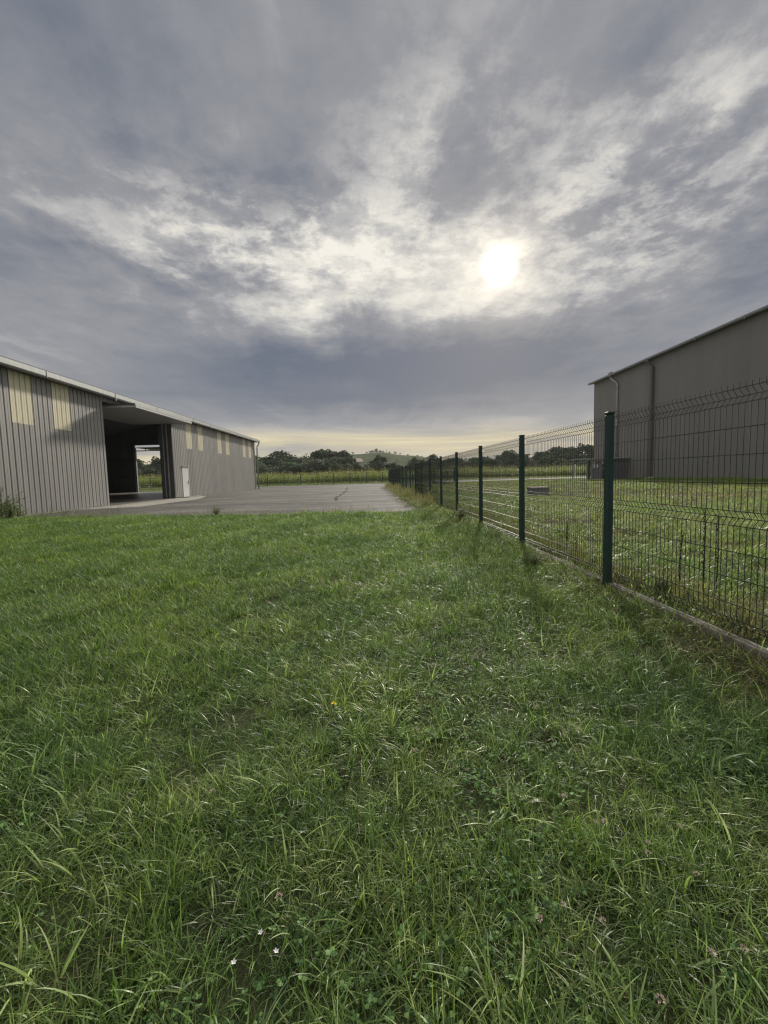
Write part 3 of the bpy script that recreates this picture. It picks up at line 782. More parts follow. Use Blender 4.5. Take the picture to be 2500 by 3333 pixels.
def post_mesh(h=1.745, w=0.036):
    mb = MB().box((-w, -w, -0.25), (w, w, h - 0.03), 0.010)
    mb.box((-w - 0.003, -w - 0.003, h - 0.028), (w + 0.003, w + 0.003, h), 0.008)
    for z in (1.6, 1.42, 1.24, 1.05, 0.81, 0.58, 0.40, 0.22, 0.08):
        mb.box((w + 0.0005, -0.012, z - 0.006), (w + 0.007, 0.012, z + 0.006))
        mb.box((-w - 0.006, -0.010, z - 0.004), (-w - 0.0005, 0.010, z + 0.004))
    return mb.mesh('post', M['fence'])
post_me = post_mesh(); far_post_me = post_mesh(1.745, 0.05)
def fence(label, start, direction, nposts, near=0, plinth=True, far=False, spacing=2.53, first_panel=0, z0=0.0):
    ang = math.atan2(direction[1], direction[0]) - math.pi / 2
    f = tag(empty('mesh_fence', (start[0], start[1], z0), ang), label, 'fence')
    pl = MB().box((-0.015, 0.05, -0.22), (0.055, 2.48, 0.0), 0.006)
    for i in range(nposts):
        link('post', far_post_me if far else post_me, f, (0, i * spacing, 0))
        if i == nposts - 1: break
        if i < near:
            p = empty('mesh_panel', (0.02, i * spacing, 0), 0, f)
            for k in range(NV): link('vertical_wire', vwire_me, p, (0, 0.045 + k * 0.05, 0))
            for z in Z_WIRES:
                x = FD if any(abs(z - q[1]) < 1e-6 for q in FOLDS) else -0.006
                link('horizontal_wire', hwire_me, p, (x, 0, z))
        else:
            o = link('welded_wires', jw_far_me if far or i > 7 else jw_me, f, (0.02, i * spacing, 0)); o['kind'] = 'stuff'
        if plinth and i < 9:
            if i == 0: pm = pl.mesh('plinth_board', M['plinth'])
            link('plinth_board', pm, f, (0, i * spacing, 0.0))
    return f
# side fence: the first post stands behind the picture's edge, the second is the near one in view
dv = (-0.0173, 2.53)
fence('long green wire mesh fence receding along the right edge of the lawn', (2.451 + 0.0173, 4.459 - 2.53), dv, 19, near=4)
ex, ey = 2.451 - 0.0173 * 17, 4.459 + 2.53 * 17
fence('short green mesh fence turning right at the far end of the long one', (ex + 0.15, ey + 0.25), (2.53, 0.55), 3, plinth=False, z0=0.08, far=True)
fence('far green post fence in front of the corn', (-15.54 - 2.53 * 14, 68.87), (2.53, 0), 26, plinth=False, far=True, z0=0.0)
# pale lit bars of the sliding gate
gt = tag(empty('barred_gate', (6.9, 50.9, 0.17), R(6)), 'dark green gate of upright bars standing behind the long mesh fence', 'gate')
bar = MB().box((-0.022, -0.022, 0.1), (0.022, 0.022, 1.62)).mesh('bar', M['fence'])
for k in range(18): link('bar', bar, gt, (0.28 + k * 0.155, 0, 0))
MB().box((0.1, -0.03, 1.62), (3.0, 0.03, 1.70)).build('top_rail', M['fence'], gt)
MB().box((0.1, -0.04, 0.02), (3.0, 0.04, 0.10)).build('bottom_rail', M['fence'], gt)
MB().box((0.0, -0.07, -0.2), (0.14, 0.07, 1.85), 0.01).build('gate_post', M['fence'], gt)
MB().box((3.0, -0.06, -0.2), (3.12, 0.06, 1.72), 0.01).build('gate_post', M['fence'], gt)

# ------------------------------------------------------------------ small things on the ground
cb = tag(empty('concrete_box', (7.75, 20.1, 0.09), R(3)), 'low grey concrete utility box with a pale lid on the grass behind the fence', 'box')
MB().box((-0.37, -0.35, -0.1), (0.37, 0.35, 0.30), 0.015).build('body', M['enclosure'], cb)
MB().box((-0.41, -0.39, 0.302), (0.41, 0.39, 0.37), 0.012).build('lid', M['concrete'], cb)
def picnic():
    t = tag(empty('picnic_table', (-32.75, 65.9, 0.0), R(18)), 'weathered wooden picnic table seen through the open barn bay', 'table')
    plank = MB().box((-0.95, -0.065, 0), (0.95, 0.065, 0.04)).mesh('plank', M['wood_grey'])
    for k in range(5): link('plank', plank, t, (0, -0.29 + k * 0.145, 0.74))
    for s in (-1, 1):
        for k in range(2): link('seat_plank', plank, t, (0, s * (0.62 + k * 0.14), 0.44))
    for x in (-0.65, 0.65):
        for s in (-1, 1): MB().tube([(x, s * 0.25, 0.735), (x, s * 0.68, 0.0)], 0.05, 4).build('leg', M['wood_grey'], t)
        MB().box((x - 0.03, -0.8, 0.36), (x + 0.03, 0.8, 0.435)).build('cross_beam', M['wood_grey'], t)
        MB().box((x - 0.03, -0.34, 0.66), (x + 0.03, 0.34, 0.735)).build('cross_beam', M['wood_grey'], t)
picnic()
def marker(x, y, h, label):
    m = tag(empty('marker_post', (x, y, float(gz(x, y)))), label, 'marker post')
    MB().box((-0.05, -0.03, -0.2), (0.05, 0.03, h - 0.35)).build('post', M['paper'], m)
    MB().box((-0.12, -0.04, h - 0.35), (0.12, 0.04, h), 0.01).build('head', M['paper'], m)
marker(33.2, 70.5, 2.0, 'white marker post standing in front of the corn near the warehouse corner')
stake = tag(empty('marker_post', (-30.6, 67.2, 0)), 'thin pale stake on the grass verge seen through the barn bay', 'marker post')
MB().box((-0.035, -0.035, -0.2), (0.035, 0.035, 0.95)).build('stake', M['wood_grey'], stake)
def far_house():
    h = tag(empty('far_house', (-8.0, 170, 4.4), R(12)), 'small far house with a pale roof half hidden in the trees', 'house')
    MB().box((-5, -3.5, -1), (5, 3.5, 2.2)).build('wall', M['render'], h)
    MB().add([(-5.5, -4, 2.15), (5.5, -4, 2.15), (5.5, 0, 3.6), (-5.5, 0, 3.6), (-5.5, 4, 2.15), (5.5, 4, 2.15)], [(0, 1, 2, 3), (3, 2, 5, 4), (0, 3, 4), (1, 5, 2), (0, 4, 5, 1)]).build('roof', M['tile'], h)
    for x in (-3, 0.5, 3.4): MB().box((x - 0.5, -3.53, 0.5), (x + 0.5, -3.45, 1.7)).build('window', M['glass'], h)
    MB().box((1.8, -0.4, 2.9), (2.5, 0.4, 4.3)).build('chimney', M['tile'], h)
far_house()

# ------------------------------------------------------------------ grass and other ground cover
SRC = bpy.data.collections.new('tufts')           # sources only, never linked to the scene
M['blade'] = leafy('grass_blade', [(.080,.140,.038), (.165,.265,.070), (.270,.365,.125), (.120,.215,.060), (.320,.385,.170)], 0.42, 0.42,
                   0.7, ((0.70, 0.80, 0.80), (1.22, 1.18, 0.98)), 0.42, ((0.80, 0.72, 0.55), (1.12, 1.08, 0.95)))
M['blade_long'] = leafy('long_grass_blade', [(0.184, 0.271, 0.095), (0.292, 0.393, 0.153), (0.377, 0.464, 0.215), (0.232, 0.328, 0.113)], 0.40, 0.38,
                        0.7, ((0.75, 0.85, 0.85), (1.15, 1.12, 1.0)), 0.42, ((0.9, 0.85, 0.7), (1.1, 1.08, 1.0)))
M['clover'] = leafy('clover_leaf', [(0.107, 0.200, 0.070), (0.139, 0.245, 0.089), (0.172, 0.272, 0.101)], 0.30, 0.75, spec=0.12)
M['broad'] = leafy('broad_leaf', [(0.112, 0.215, 0.033), (0.140, 0.252, 0.044), (0.099, 0.187, 0.040)], 0.45, 0.5, spec=0.3)
M['straw'] = leafy('dry_straw', [(0.30, 0.275, 0.14), (0.38, 0.345, 0.19), (0.22, 0.235, 0.10), (0.32, 0.27, 0.15)], 0.32, 0.6, spec=0.2)
M['thatch'] = leafy('thatch', [(0.17, 0.145, 0.080), (0.23, 0.195, 0.115), (0.13, 0.115, 0.062)], 0.25, 0.8, spec=0.1)
M['olive'] = leafy('olive_grass', [(0.282, 0.323, 0.133), (0.356, 0.382, 0.173), (0.248, 0.332, 0.120), (0.407, 0.382, 0.209)], 0.40, 0.5,
                   0.30, ((0.85, 1.0, 0.8), (1.15, 1.0, 0.9)), 0.3)

class Blades:
    def __init__(s): s.V = []; s.F = []; s.A = []; s.M = []; s.T = []
    def blade(s, base, az, L, w, tilt, bend, rings=5, m=0, twist=0.0, shape=1.6, fold=0.0):
        base = np.array(base, float); p = base.copy(); th = tilt; n0 = len(s.V); tone = random.random()
        hd = np.array([math.cos(az), math.sin(az), 0.0])
        for i in range(rings):
            t = i / (rings - 1)
            tw = az + math.pi / 2 + twist * t
            sd_ = np.array([math.cos(tw), math.sin(tw), 0.0])
            ww = w * 0.5 * (0.55 + 0.45 * min(1, t * 4)) * (1 - t ** shape)
            if i == rings - 1: s.V.append(p.copy()); s.A.append(1.0)
            else:
                s.V.append(p - sd_ * ww); s.V.append(p + sd_ * ww); s.A += [t, t]
            th2 = tilt + bend * (t + 0.5 / (rings - 1))
            p = p + (hd * math.sin(th2) + np.array([0, 0, 1.0]) * math.cos(th2)) * (L / (rings - 1))
        s.T += [tone] * (len(s.V) - n0)
        for i in range(rings - 2): a = n0 + 2 * i; s.F.append((a, a + 1, a + 3, a + 2)); s.M.append(m)
        a = n0 + 2 * (rings - 2); s.F.append((a, a + 1, a + 2)); s.M.append(m)
    def leaf(s, c, az, L, w, tilt, m=0):
        """one small rounded leaflet"""
        hd = np.array([math.cos(az) * math.cos(tilt), math.sin(az) * math.cos(tilt), math.sin(tilt)]); sd_ = np.array([-math.sin(az), math.cos(az), 0.0])
        up = np.cross(hd, sd_); n0 = len(s.V); c = np.array(c, float)
        for (u, v) in ((0, 0), (0.45, -0.5), (0.9, -0.36), (1.0, 0), (0.9, 0.36), (0.45, 0.5)):
            s.V.append(c + hd * u * L + sd_ * v * w + up * (-0.12 * w if v else 0.0)); s.A.append(0.5)
        s.T += [random.random()] * 6
        s.F += [(n0, n0 + 1, n0 + 2, n0 + 3), (n0, n0 + 3, n0 + 4, n0 + 5)]; s.M += [m, m]
    def mesh(s, name, mats, smooth=True):
        me = mesh(name, s.V, s.F, mats, s.M, smooth)
        at = me.attributes.new('along', 'FLOAT', 'POINT'); at.data.foreach_set('value', np.array(s.A, np.float32))
        at = me.attributes.new('tone', 'FLOAT', 'POINT'); at.data.foreach_set('value', np.array(s.T, np.float32))
        return me
def source(name, b, mats):
    o = bpy.data.objects.new(name, b.mesh(name, mats)); SRC.objects.link(o); return o
U = lambda a, b: random.uniform(a, b)
def tuft_fine(n=34, rad=0.055, hi=0.12, wmax=0.0056, m=0, lean=1.0):
    b = Blades()
    for _ in range(n):
        r = rad * math.sqrt(random.random()); a = U(0, 6.283)
        b.blade((r * math.cos(a), r * math.sin(a), -0.01), U(0, 6.283), U(0.45, 1.0) * hi, U(0.0022, wmax), U(0.15, 1.05) * lean, U(0.2, 1.9) * lean, 5, m, U(-0.8, 0.8))
    return b
def tuft_long(n=11, rad=0.05, hi=0.25, wmax=0.0100):
    b = Blades()
    for _ in range(n):
        r = rad * math.sqrt(random.random()); a = U(0, 6.283); out = a + U(-0.7, 0.7)
        b.blade((r * math.cos(a), r * math.sin(a), -0.01), out, U(0.5, 1.0) * hi, U(0.0040, wmax), U(0.25, 1.05), U(0.6, 2.1), 7, 0, U(-0.9, 0.9), 2.2)
    for _ in range(12):
        r = rad * math.sqrt(random.random()); a = U(0, 6.283)
        b.blade((r * math.cos(a), r * math.sin(a), -0.01), U(0, 6.283), U(0.4, 0.8) * 0.13, U(0.0018, 0.0032), U(0.0, 0.5), U(0.2, 1.4), 5, 0)
    return b
def tuft_clover(n=16, rad=0.075):
    b = Blades()
    for _ in range(n):
        r = rad * math.sqrt(random.random()); a = U(0, 6.283); h = U(0.02, 0.06); x, y = r * math.cos(a), r * math.sin(a)
        b.blade((x, y, -0.01), a, h, 0.0016, 0.0, 0.3, 3, 0)
        q = U(0, 6.283); S = U(0.009, 0.015)
        for k in range(3): b.leaf((x + math.cos(a) * h * .1, y + math.sin(a) * h * .1, h - 0.012), q + k * 2.094, S, S * 0.95, U(-0.25, 0.3), 0)
    return b
def tuft_broad(n=7, L=0.13, w=0.017, up=0.5):
    b = Blades()
    for k in range(n):
        a = k * 6.283 / n + U(-0.4, 0.4)
        b.blade((0.008 * math.cos(a), 0.008 * math.sin(a), 0), a, U(0.6, 1.0) * L, U(0.7, 1.1) * w, U(0.2, 0.5) * up * 2, U(0.2, 0.7), 6, 0, U(-0.3, 0.3), 2.6)
    return b
def tuft_dry(n=26, rad=0.08, hi=0.10):
    b = Blades()
    for _ in range(n):
        r = rad * math.sqrt(random.random()); a = U(0, 6.283)
        b.blade((r * math.cos(a), r * math.sin(a), 0.0), U(0, 6.283), U(0.4, 1.0) * hi, U(0.0016, 0.0032), U(0.6, 1.3), U(0.1, 0.8), 4, 0)
    return b
def tuft_seed(n=9, hi=0.55):
    b = Blades()
    for _ in range(n):
        r = U(0, 0.07); a = U(0, 6.283); az_ = U(0, 6.283); L = U(0.6, 1.0) * hi; t0, bd = U(0.02, 0.3), U(0.1, 0.7)
        b.blade((r * math.cos(a), r * math.sin(a), 0), az_, L, 0.005, t0, bd, 5, 0, 0, 3)
        for k in range(7):
            s_ = 0.7 + 0.3 * k / 7; th = t0 + bd * 0.5 * s_
            p = (r * math.cos(a) + math.cos(az_) * math.sin(th) * L * s_, r * math.sin(a) + math.sin(az_) * math.sin(th) * L * s_, math.cos(th) * L * s_)
            b.blade(p, az_ + U(-1.5, 1.5), 0.05, 0.011, U(0.2, 1.0), 0.5, 3, 0)
    for _ in range(16):
        a = U(0, 6.283)
        b.blade((0.05 * math.cos(a), 0.05 * math.sin(a), 0), a, U(0.12, 0.32), 0.006, U(0.1, 0.6), U(0.4, 1.6), 5, 0)
    return b
# sorted by name: the index picked below follows this order
KIND = {}
def reg(key, b, mats):
    o = source('%02d_%s' % (len(SRC.objects), key), b, mats); KIND.setdefault(key, []).append(len(SRC.objects) - 1)
for _ in range(6): reg('fine', tuft_fine(int(U(38, 50)), 0.065, U(0.12, 0.17)), M['blade'])
for _ in range(4): reg('long', tuft_long(random.randint(8, 13)), M['blade_long'])
for _ in range(3): reg('clover', tuft_clover(random.randint(8, 14)), M['clover'])
for _ in range(2): reg('broad', tuft_broad(random.randint(6, 9), U(0.11, 0.16)), M['broad'])
for _ in range(2): reg('dry', tuft_dry(), M['thatch'])
for _ in range(4): reg('patch', tuft_fine(70, 0.16, 0.12, 0.010), M['blade'])
for _ in range(3): reg('olive', tuft_fine(60, 0.20, 0.10, 0.010, 0, 1.0), M['olive'])
for _ in range(3): reg('seed', tuft_seed(), M['straw'])
for _ in range(2): reg('drypatch', tuft_fine(50, 0.18, 0.10, 0.009, 0, 1.1), M['thatch'])

def scatter_group():
    ng = bpy.data.node_groups.new('ground_cover', 'GeometryNodeTree')
    ng.interface.new_socket('Geometry', in_out='INPUT', socket_type='NodeSocketGeometry')
    ng.interface.new_socket('Geometry', in_out='OUTPUT', socket_type='NodeSocketGeometry')
    gi = ng.nodes.new('NodeGroupInput'); go = ng.nodes.new('NodeGroupOutput')
    ip = ng.nodes.new('GeometryNodeInstanceOnPoints'); ci = ng.nodes.new('GeometryNodeCollectionInfo')
    ci.inputs['Collection'].default_value = SRC; ci.inputs['Separate Children'].default_value = True; ci.inputs['Reset Children'].default_value = True
    def attr(n, typ):
        a = ng.nodes.new('GeometryNodeInputNamedAttribute'); a.data_type = typ; a.inputs['Name'].default_value = n
        return a.outputs['Attribute']
    ng.links.new(gi.outputs[0], ip.inputs['Points']); ng.links.new(ci.outputs[0], ip.inputs['Instance'])
    ip.inputs['Pick Instance'].default_value = True
    ng.links.new(attr('pick', 'INT'), ip.inputs['Instance Index'])
    ng.links.new(attr('turn', 'FLOAT_VECTOR'), ip.inputs['Rotation'])
    ng.links.new(attr('size', 'FLOAT_VECTOR'), ip.inputs['Scale'])
    ng.links.new(ip.outputs[0], go.inputs[0])
    return ng
NG = scatter_group()
def scatter(name, P, pick, size, tilt=0.18):
    n = len(P)
    me = bpy.data.meshes.new(name); me.from_pydata(np.asarray(P).tolist(), [], [])
    a = me.attributes.new('pick', 'INT', 'POINT'); a.data.foreach_set('value', np.asarray(pick, np.int32))
    rot = np.stack([rng.normal(0, tilt, n), rng.normal(0, tilt, n), rng.uniform(0, 6.2832, n)], 1)
    a = me.attributes.new('turn', 'FLOAT_VECTOR', 'POINT'); a.data.foreach_set('vector', rot.astype(np.float32).ravel())
    s = np.asarray(size, float)
    if s.ndim == 1: s = np.stack([s, s, s * rng.uniform(0.8, 1.2, n)], 1)
    a = me.attributes.new('size', 'FLOAT_VECTOR', 'POINT'); a.data.foreach_set('vector', s.astype(np.float32).ravel())
    o = link(name, me); mod = o.modifiers.new('cover', 'NODES'); mod.node_group = NG
    return tag(o, kind='stuff')
def vnoise(x, y, s, seed=0):
    """cheap smooth value noise in 0..1"""
    r = np.random.default_rng(seed); T = r.random((64, 64))
    u, v = np.asarray(x) / s + 100, np.asarray(y) / s + 100
    i, j = np.floor(u).astype(int), np.floor(v).astype(int); fu, fv = u - i, v - j
    fu = fu * fu * (3 - 2 * fu); fv = fv * fv * (3 - 2 * fv)
    g = lambda a, b: T[a % 64, b % 64]
    return (g(i, j) * (1 - fu) + g(i + 1, j) * fu) * (1 - fv) + (g(i, j + 1) * (1 - fu) + g(i + 1, j + 1) * fu) * fv
def pick_from(key, n): return rng.choice(KIND[key], n)
def wedge(dens, x0, x1, y0, y1, lo=-1.02, hi=1.05, pad=2.0):
    """random points in a rectangle, kept to what the camera could see from here and a step aside"""
    n = int(dens * (x1 - x0) * (y1 - y0))
    x = rng.uniform(x0, x1, n); y = rng.uniform(y0, y1, n)
    k = (x > lo * y - pad) & (x < hi * y + pad)
    return x[k], y[k]
def on_lawn(x, y):
    e = lawn_edge(x) + 0.12 * (vnoise(x, y, 0.5, 3) - 0.5)
    strip = (x > yard_right(y) + 0.05 * (vnoise(x, y, 0.4, 8)))
    return ((y < e) | (strip & (y < 48))) & (x < fence_x(y) - 0.04) & (x > -12.80)
def lay_lawn():
    Ps, Ks, Ss = [], [], []
    def put(x, y, key, s):
        Ps.append(np.stack([x, y, gz(x, y) - 0.005], 1)); Ks.append(pick_from(key, len(x))); Ss.append(s)
    bands = [(-0.8, 2.2, 420, 1.0), (2.2, 4.5, 330, 1.05), (4.5, 8.0, 240, 1.1), (8.0, 16.3, 150, 1.2)]
    for y0, y1, d, s in bands:
        x, y = wedge(d, -1.02 * y1 - 2.0, 2.45, y0, y1); k = on_lawn(x, y); x, y = x[k], y[k]
        thick = vnoise(x, y, 0.33, 1) * 0.6 + vnoise(x, y, 1.3, 2) * 0.4
        clov = vnoise(x, y, 0.55, 5) * (0.35 + 0.65 * (1 - sm(2.0, 6.0, y)))
        bare = vnoise(x, y, 0.21, 6) < 0.13
        kk = rng.random(len(x)) < (0.62 + 0.60 * thick) * np.where(clov > 0.56, 0.72, 1.0) * np.where(bare, 0.55, 1.0)
        put(x[kk], y[kk], 'fine', s * (0.62 + 0.65 * thick[kk]) * rng.uniform(0.75, 1.2, kk.sum()))
        # clover in drifts, near the camera thickest
        if y0 < 8:
            x2, y2 = wedge(d * 0.85, -1.02 * y1 - 2.0, 2.45, y0, y1); k = on_lawn(x2, y2); x2, y2 = x2[k], y2[k]
            c2 = vnoise(x2, y2, 0.55, 5) * (0.35 + 0.65 * (1 - sm(2.0, 6.0, y2)))
            kk = rng.random(len(x2)) < sm(0.45, 0.75, c2) * 0.30 + 0.03
            put(x2[kk], y2[kk], 'clover', rng.uniform(0.75, 1.25, kk.sum()))
        # long arching blades in loose clumps
        x3, y3 = wedge(d * 0.42, -1.02 * y1 - 2.0, 2.45, y0, y1); k = on_lawn(x3, y3); x3, y3 = x3[k], y3[k]
        l3 = vnoise(x3, y3, 0.8, 9) * 0.6 + vnoise(x3, y3, 0.28, 10) * 0.4
        kk = rng.random(len(x3)) < 0.18 + 0.82 * sm(0.36, 0.66, l3)
        put(x3[kk], y3[kk], 'long', rng.uniform(0.45, 1.0, kk.sum()) * (0.95 - 0.3 * sm(5, 14, y3[kk])))
        x4, y4 = wedge(d * 0.05, -1.02 * y1 - 2.0, 2.45, y0, y1); k = on_lawn(x4, y4); x4, y4 = x4[k], y4[k]
        put(x4, y4, 'dry', s * rng.uniform(0.6, 1.2, len(x4)))
        x5, y5 = wedge(d * 0.006, -1.02 * y1 - 2.0, 2.45, y0, y1); k = on_lawn(x5, y5); x5, y5 = x5[k], y5[k]
        put(x5, y5, 'broad', rng.uniform(0.5, 0.9, len(x5)))
    # fill between the tufts farther off
    x, y = wedge(60, -16, 2.45, 5.5, 16.3); k = on_lawn(x, y); x, y = x[k], y[k]
    put(x, y, 'patch', rng.uniform(0.7, 1.1, len(x)))
    # a few stalks that stand up along the edge of the yard
    x = rng.uniform(-12.5, 1.6, 150); y = lawn_edge(x) + rng.normal(0, 0.14, 150)
    put(x, y, 'seed', rng.uniform(0.25, 0.55, 150))
    P, K, S = np.concatenate(Ps), np.concatenate(Ks), np.concatenate(Ss)
    # keep the ground under the camera itself clear of blades that would touch the lens
    scatter('lawn_grass', P, K, S)
lay_lawn()
def lay_plot():
    Ps, Ks, Ss = [], [], []
    def put(x, y, key, s):
        Ps.append(np.stack([x, y, gz(x, y) - 0.005], 1)); Ks.append(pick_from(key, len(x))); Ss.append(s)
    def wallx(y): return WX0 - 0.4 - (WY0 - y) * 0.5 / 22.4
    for y0, y1, d, sc in ((1.5, 6, 120, 0.9), (6, 12, 70, 1.0), (12, 24, 38, 1.15), (24, 50, 20, 1.35)):
        x, y = wedge(d, 2.4, 25, y0, y1, -1, 1.25, 2.0)
        k = (x > fence_x(y) + 0.10) & (x < wallx(y)) & ~((y > 46.5) & (x < 6)); x, y = x[k], y[k]
        dry = vnoise(x, y * 0.6, 2.2, 21) * 0.55 + vnoise(x, y, 0.7, 22) * 0.45 + 0.10 * sm(5, 12, x) - 0.10 * sm(16, 22, x)
        q = rng.random(len(x))
        kk = q > sm(0.47, 0.72, dry) * 0.85
        g = kk & (rng.random(len(x)) < 0.28)
        put(x[g], y[g], 'patch', sc * rng.uniform(0.75, 1.25, g.sum()) * (1 + 0.35 * (1 - sm(2, 5, x[g] - 2.4))))
        g = kk & ~g
        put(x[g], y[g], 'olive', sc * rng.uniform(0.75, 1.25, g.sum()))
        g = ~kk
        put(x[g], y[g], 'drypatch', sc * rng.uniform(0.5, 0.95, g.sum()))
        x, y = wedge(d * 0.05, 2.4, 12, y0, y1, -1, 1.25, 2.0); k = (x > fence_x(y) + 0.10); x, y = x[k], y[k]
        put(x, y, 'long', rng.uniform(0.7, 1.2, len(x)))
    # taller growth at the foot of the warehouse
    y = rng.uniform(12, 38, 1500); x = wallx(y) - np.abs(rng.normal(0, 0.5, 1500))
    put(x, y, 'patch', rng.uniform(1.6, 3.4, 1500))
    scatter('plot_grass', np.concatenate(Ps), np.concatenate(Ks), np.concatenate(Ss))
lay_plot()
def lay_fence_growth():
    Ps, Ks, Ss = [], [], []
    def put(x, y, key, s):
        Ps.append(np.stack([x, y, gz(x, y) - 0.005], 1)); Ks.append(pick_from(key, len(x))); Ss.append(s)
    # pale dry grass leaning over the yard from under the fence
    n = 900; y = rng.uniform(15.5, 46, n); x = fence_x(y) - np.abs(rng.normal(0.05, 0.28, n)); h = 0.55 + 0.7 * vnoise(x, y, 2.0, 31)
    k = rng.random(n) < 0.42; put(x[k], y[k], 'seed', (h * rng.uniform(0.6, 1.1, n))[k])
    n = 900; y = rng.uniform(14.0, 46, n); x = fence_x(y) - np.abs(rng.normal(0.05, 0.35, n)); k = rng.random(n) < 0.15; put(x[k], y[k], 'drypatch', rng.uniform(0.9, 2.2, k.sum()))
    n = 2200; y = rng.uniform(9.0, 46, n); x = fence_x(y) + rng.normal(-0.1, 0.35, n); put(x, y, 'olive', rng.uniform(0.8, 1.9, n))
    # ragged tufts along the concrete boards
    n = 900; y = rng.uniform(2.2, 15, n); x = fence_x(y) - 0.02 - np.abs(rng.normal(0.0, 0.16, n)); put(x, y, 'dry', rng.uniform(0.9, 1.9, n))
    n = 1300; y = rng.uniform(2.4, 15, n); x = fence_x(y) - 0.06 - np.abs(rng.normal(0.0, 0.12, n)); put(x, y, 'long', rng.uniform(0.5, 0.95, n))
    n = 260; y = rng.uniform(2.2, 15, n); x = fence_x(y) + 0.14 + np.abs(rng.normal(0.0, 0.2, n)); put(x, y, 'seed', rng.uniform(0.25, 0.6, n))
    n = 320; y = rng.uniform(2.2, 14, n); x = fence_x(y) + 0.12 + np.abs(rng.normal(0.0, 0.25, n)); put(x, y, 'drypatch', rng.uniform(0.8, 1.8, n))
    n = 120; y = rng.uniform(1.9, 3.0, n); x = fence_x(y) - 0.05 - np.abs(rng.normal(0.0, 0.2, n)); put(x, y, 'dry', rng.uniform(1.2, 2.4, n))
    scatter('dry_grass', np.concatenate(Ps), np.concatenate(Ks), np.concatenate(Ss))
lay_fence_growth()
def lay_verge():
    n = 5200; x = rng.uniform(-62, 62, n); y = rng.uniform(68.3, 75.0, n)
    n2 = 4500; x2 = rng.uniform(-45, -22, n2); y2 = rng.uniform(55, 68.5, n2); x = np.concatenate([x, x2]); y = np.concatenate([y, y2])
    P = np.stack([x, y, gz(x, y)], 1); k = np.where(rng.random(len(x)) < 0.6, pick_from('olive', len(x)), pick_from('patch', len(x)))
    scatter('verge_grass', P, k, np.where(P[:, 1] < 68.4, rng.uniform(0.5, 1.0, len(x)), rng.uniform(1.2, 2.6, len(x))))
lay_verge()

# ------------------------------------------------------------------ corn
M['corn'] = leafy('corn_leaf', [(0.229, 0.267, 0.101), (0.293, 0.314, 0.131), (0.187, 0.232, 0.089), (0.328, 0.321, 0.164)], 0.45, 0.5, spec=0.3)
M['tassel'] = leafy('corn_tassel', [(0.36, 0.31, 0.17), (0.44, 0.38, 0.22), (0.32, 0.28, 0.15)], 0.3, 0.7, spec=0.1)
CORN = bpy.data.collections.new('corn_plants')
def corn_plant(i):
    b = Blades(); h = U(1.75, 2.1)
    b.blade((0, 0, 0), U(0, 6), h, 0.035, 0.0, 0.08, 4, 0, 0, 6); b.blade((0, 0, 0), U(0, 6), h, 0.035, 0.0, 0.08, 4, 0, 1.5, 6)
    a0 = U(0, 6.283)
    for k in range(11):
        z = 0.25 + k * (h - 0.5) / 11
        b.blade((0, 0, z), a0 + k * math.pi + U(-0.5, 0.5), U(0.55, 0.85) * (1.0 - 0.25 * abs(k - 5) / 6), U(0.06, 0.10), U(0.25, 0.55), U(1.1, 2.1), 6, 0, U(-0.5, 0.5), 1.8)
    for k in range(6): b.blade((0, 0, h - 0.05), U(0, 6.283), U(0.18, 0.32), 0.022, U(0.0, 0.6), U(0.1, 0.6), 3, 1)
    o = bpy.data.objects.new('%02d_corn' % i, b.mesh('corn_plant', [M['corn'], M['tassel']])); CORN.objects.link(o)
for i in range(5): corn_plant(i)
def lay_corn():
    global SRC
    ng = NG.copy(); ng.name = 'corn_rows'
    for n in ng.nodes:
        if n.type == 'COLLECTION_INFO': n.inputs['Collection'].default_value = CORN
    P = []
    for r in range(22):
        y = 75.5 + r * 0.8 + (0 if r < 14 else (r - 14) * 1.6)
        xs = np.arange(-95, 100, 0.24 if r < 10 else 0.40); xs = xs + rng.normal(0, 0.06, len(xs))
        P.append(np.stack([xs, y + rng.normal(0, 0.08, len(xs)) + 0.3 * np.sin(xs * 0.09), gz(xs, np.full(len(xs), y))], 1))
    P = np.concatenate(P); n = len(P)
    o = scatter('corn_field', P, rng.integers(0, 5, n), rng.uniform(0.82, 1.06, n) * (0.86 + 0.22 * vnoise(P[:, 0], P[:, 1], 6, 4)), 0.05)
    o.modifiers[0].node_group = ng
lay_corn()

# ------------------------------------------------------------------ trees
def crown_mat(name, cols):
    m, t, b = new_mat(name)
    oi = t.nodes.new('ShaderNodeObjectInfo')
    n = noise_node(t, 0.9, 3, 0.6, world_pos(t))
    col = ramp_node(t, n.outputs[0], [(0.3, cols[0]), (0.5, cols[1]), (0.7, cols[2])])
    mr = t.nodes.new('ShaderNodeMapRange'); t.links.new(oi.outputs['Random'], mr.inputs[0]); mr.inputs[3].default_value = 0.75; mr.inputs[4].default_value = 1.3
    cb_ = t.nodes.new('ShaderNodeCombineXYZ')
    for i in range(3): t.links.new(mr.outputs[0], cb_.inputs[i])
    col = mix_node(t, 1.0, col, cb_.outputs[0], 'MULTIPLY')
    t.links.new(col, b.inputs['Base Color']); b.inputs['Roughness'].default_value = 0.7; b.inputs['Specular IOR Level'].default_value = 0.2
    tr = t.nodes.new('ShaderNodeBsdfTranslucent'); t.links.new(col, tr.inputs[0])
    ms = t.nodes.new('ShaderNodeMixShader'); ms.inputs[0].default_value = 0.22
    t.links.new(b.outputs[0], ms.inputs[1]); t.links.new(tr.outputs[0], ms.inputs[2]); t.links.new(ms.outputs[0], t.nodes['Material Output'].inputs[0])
    return m
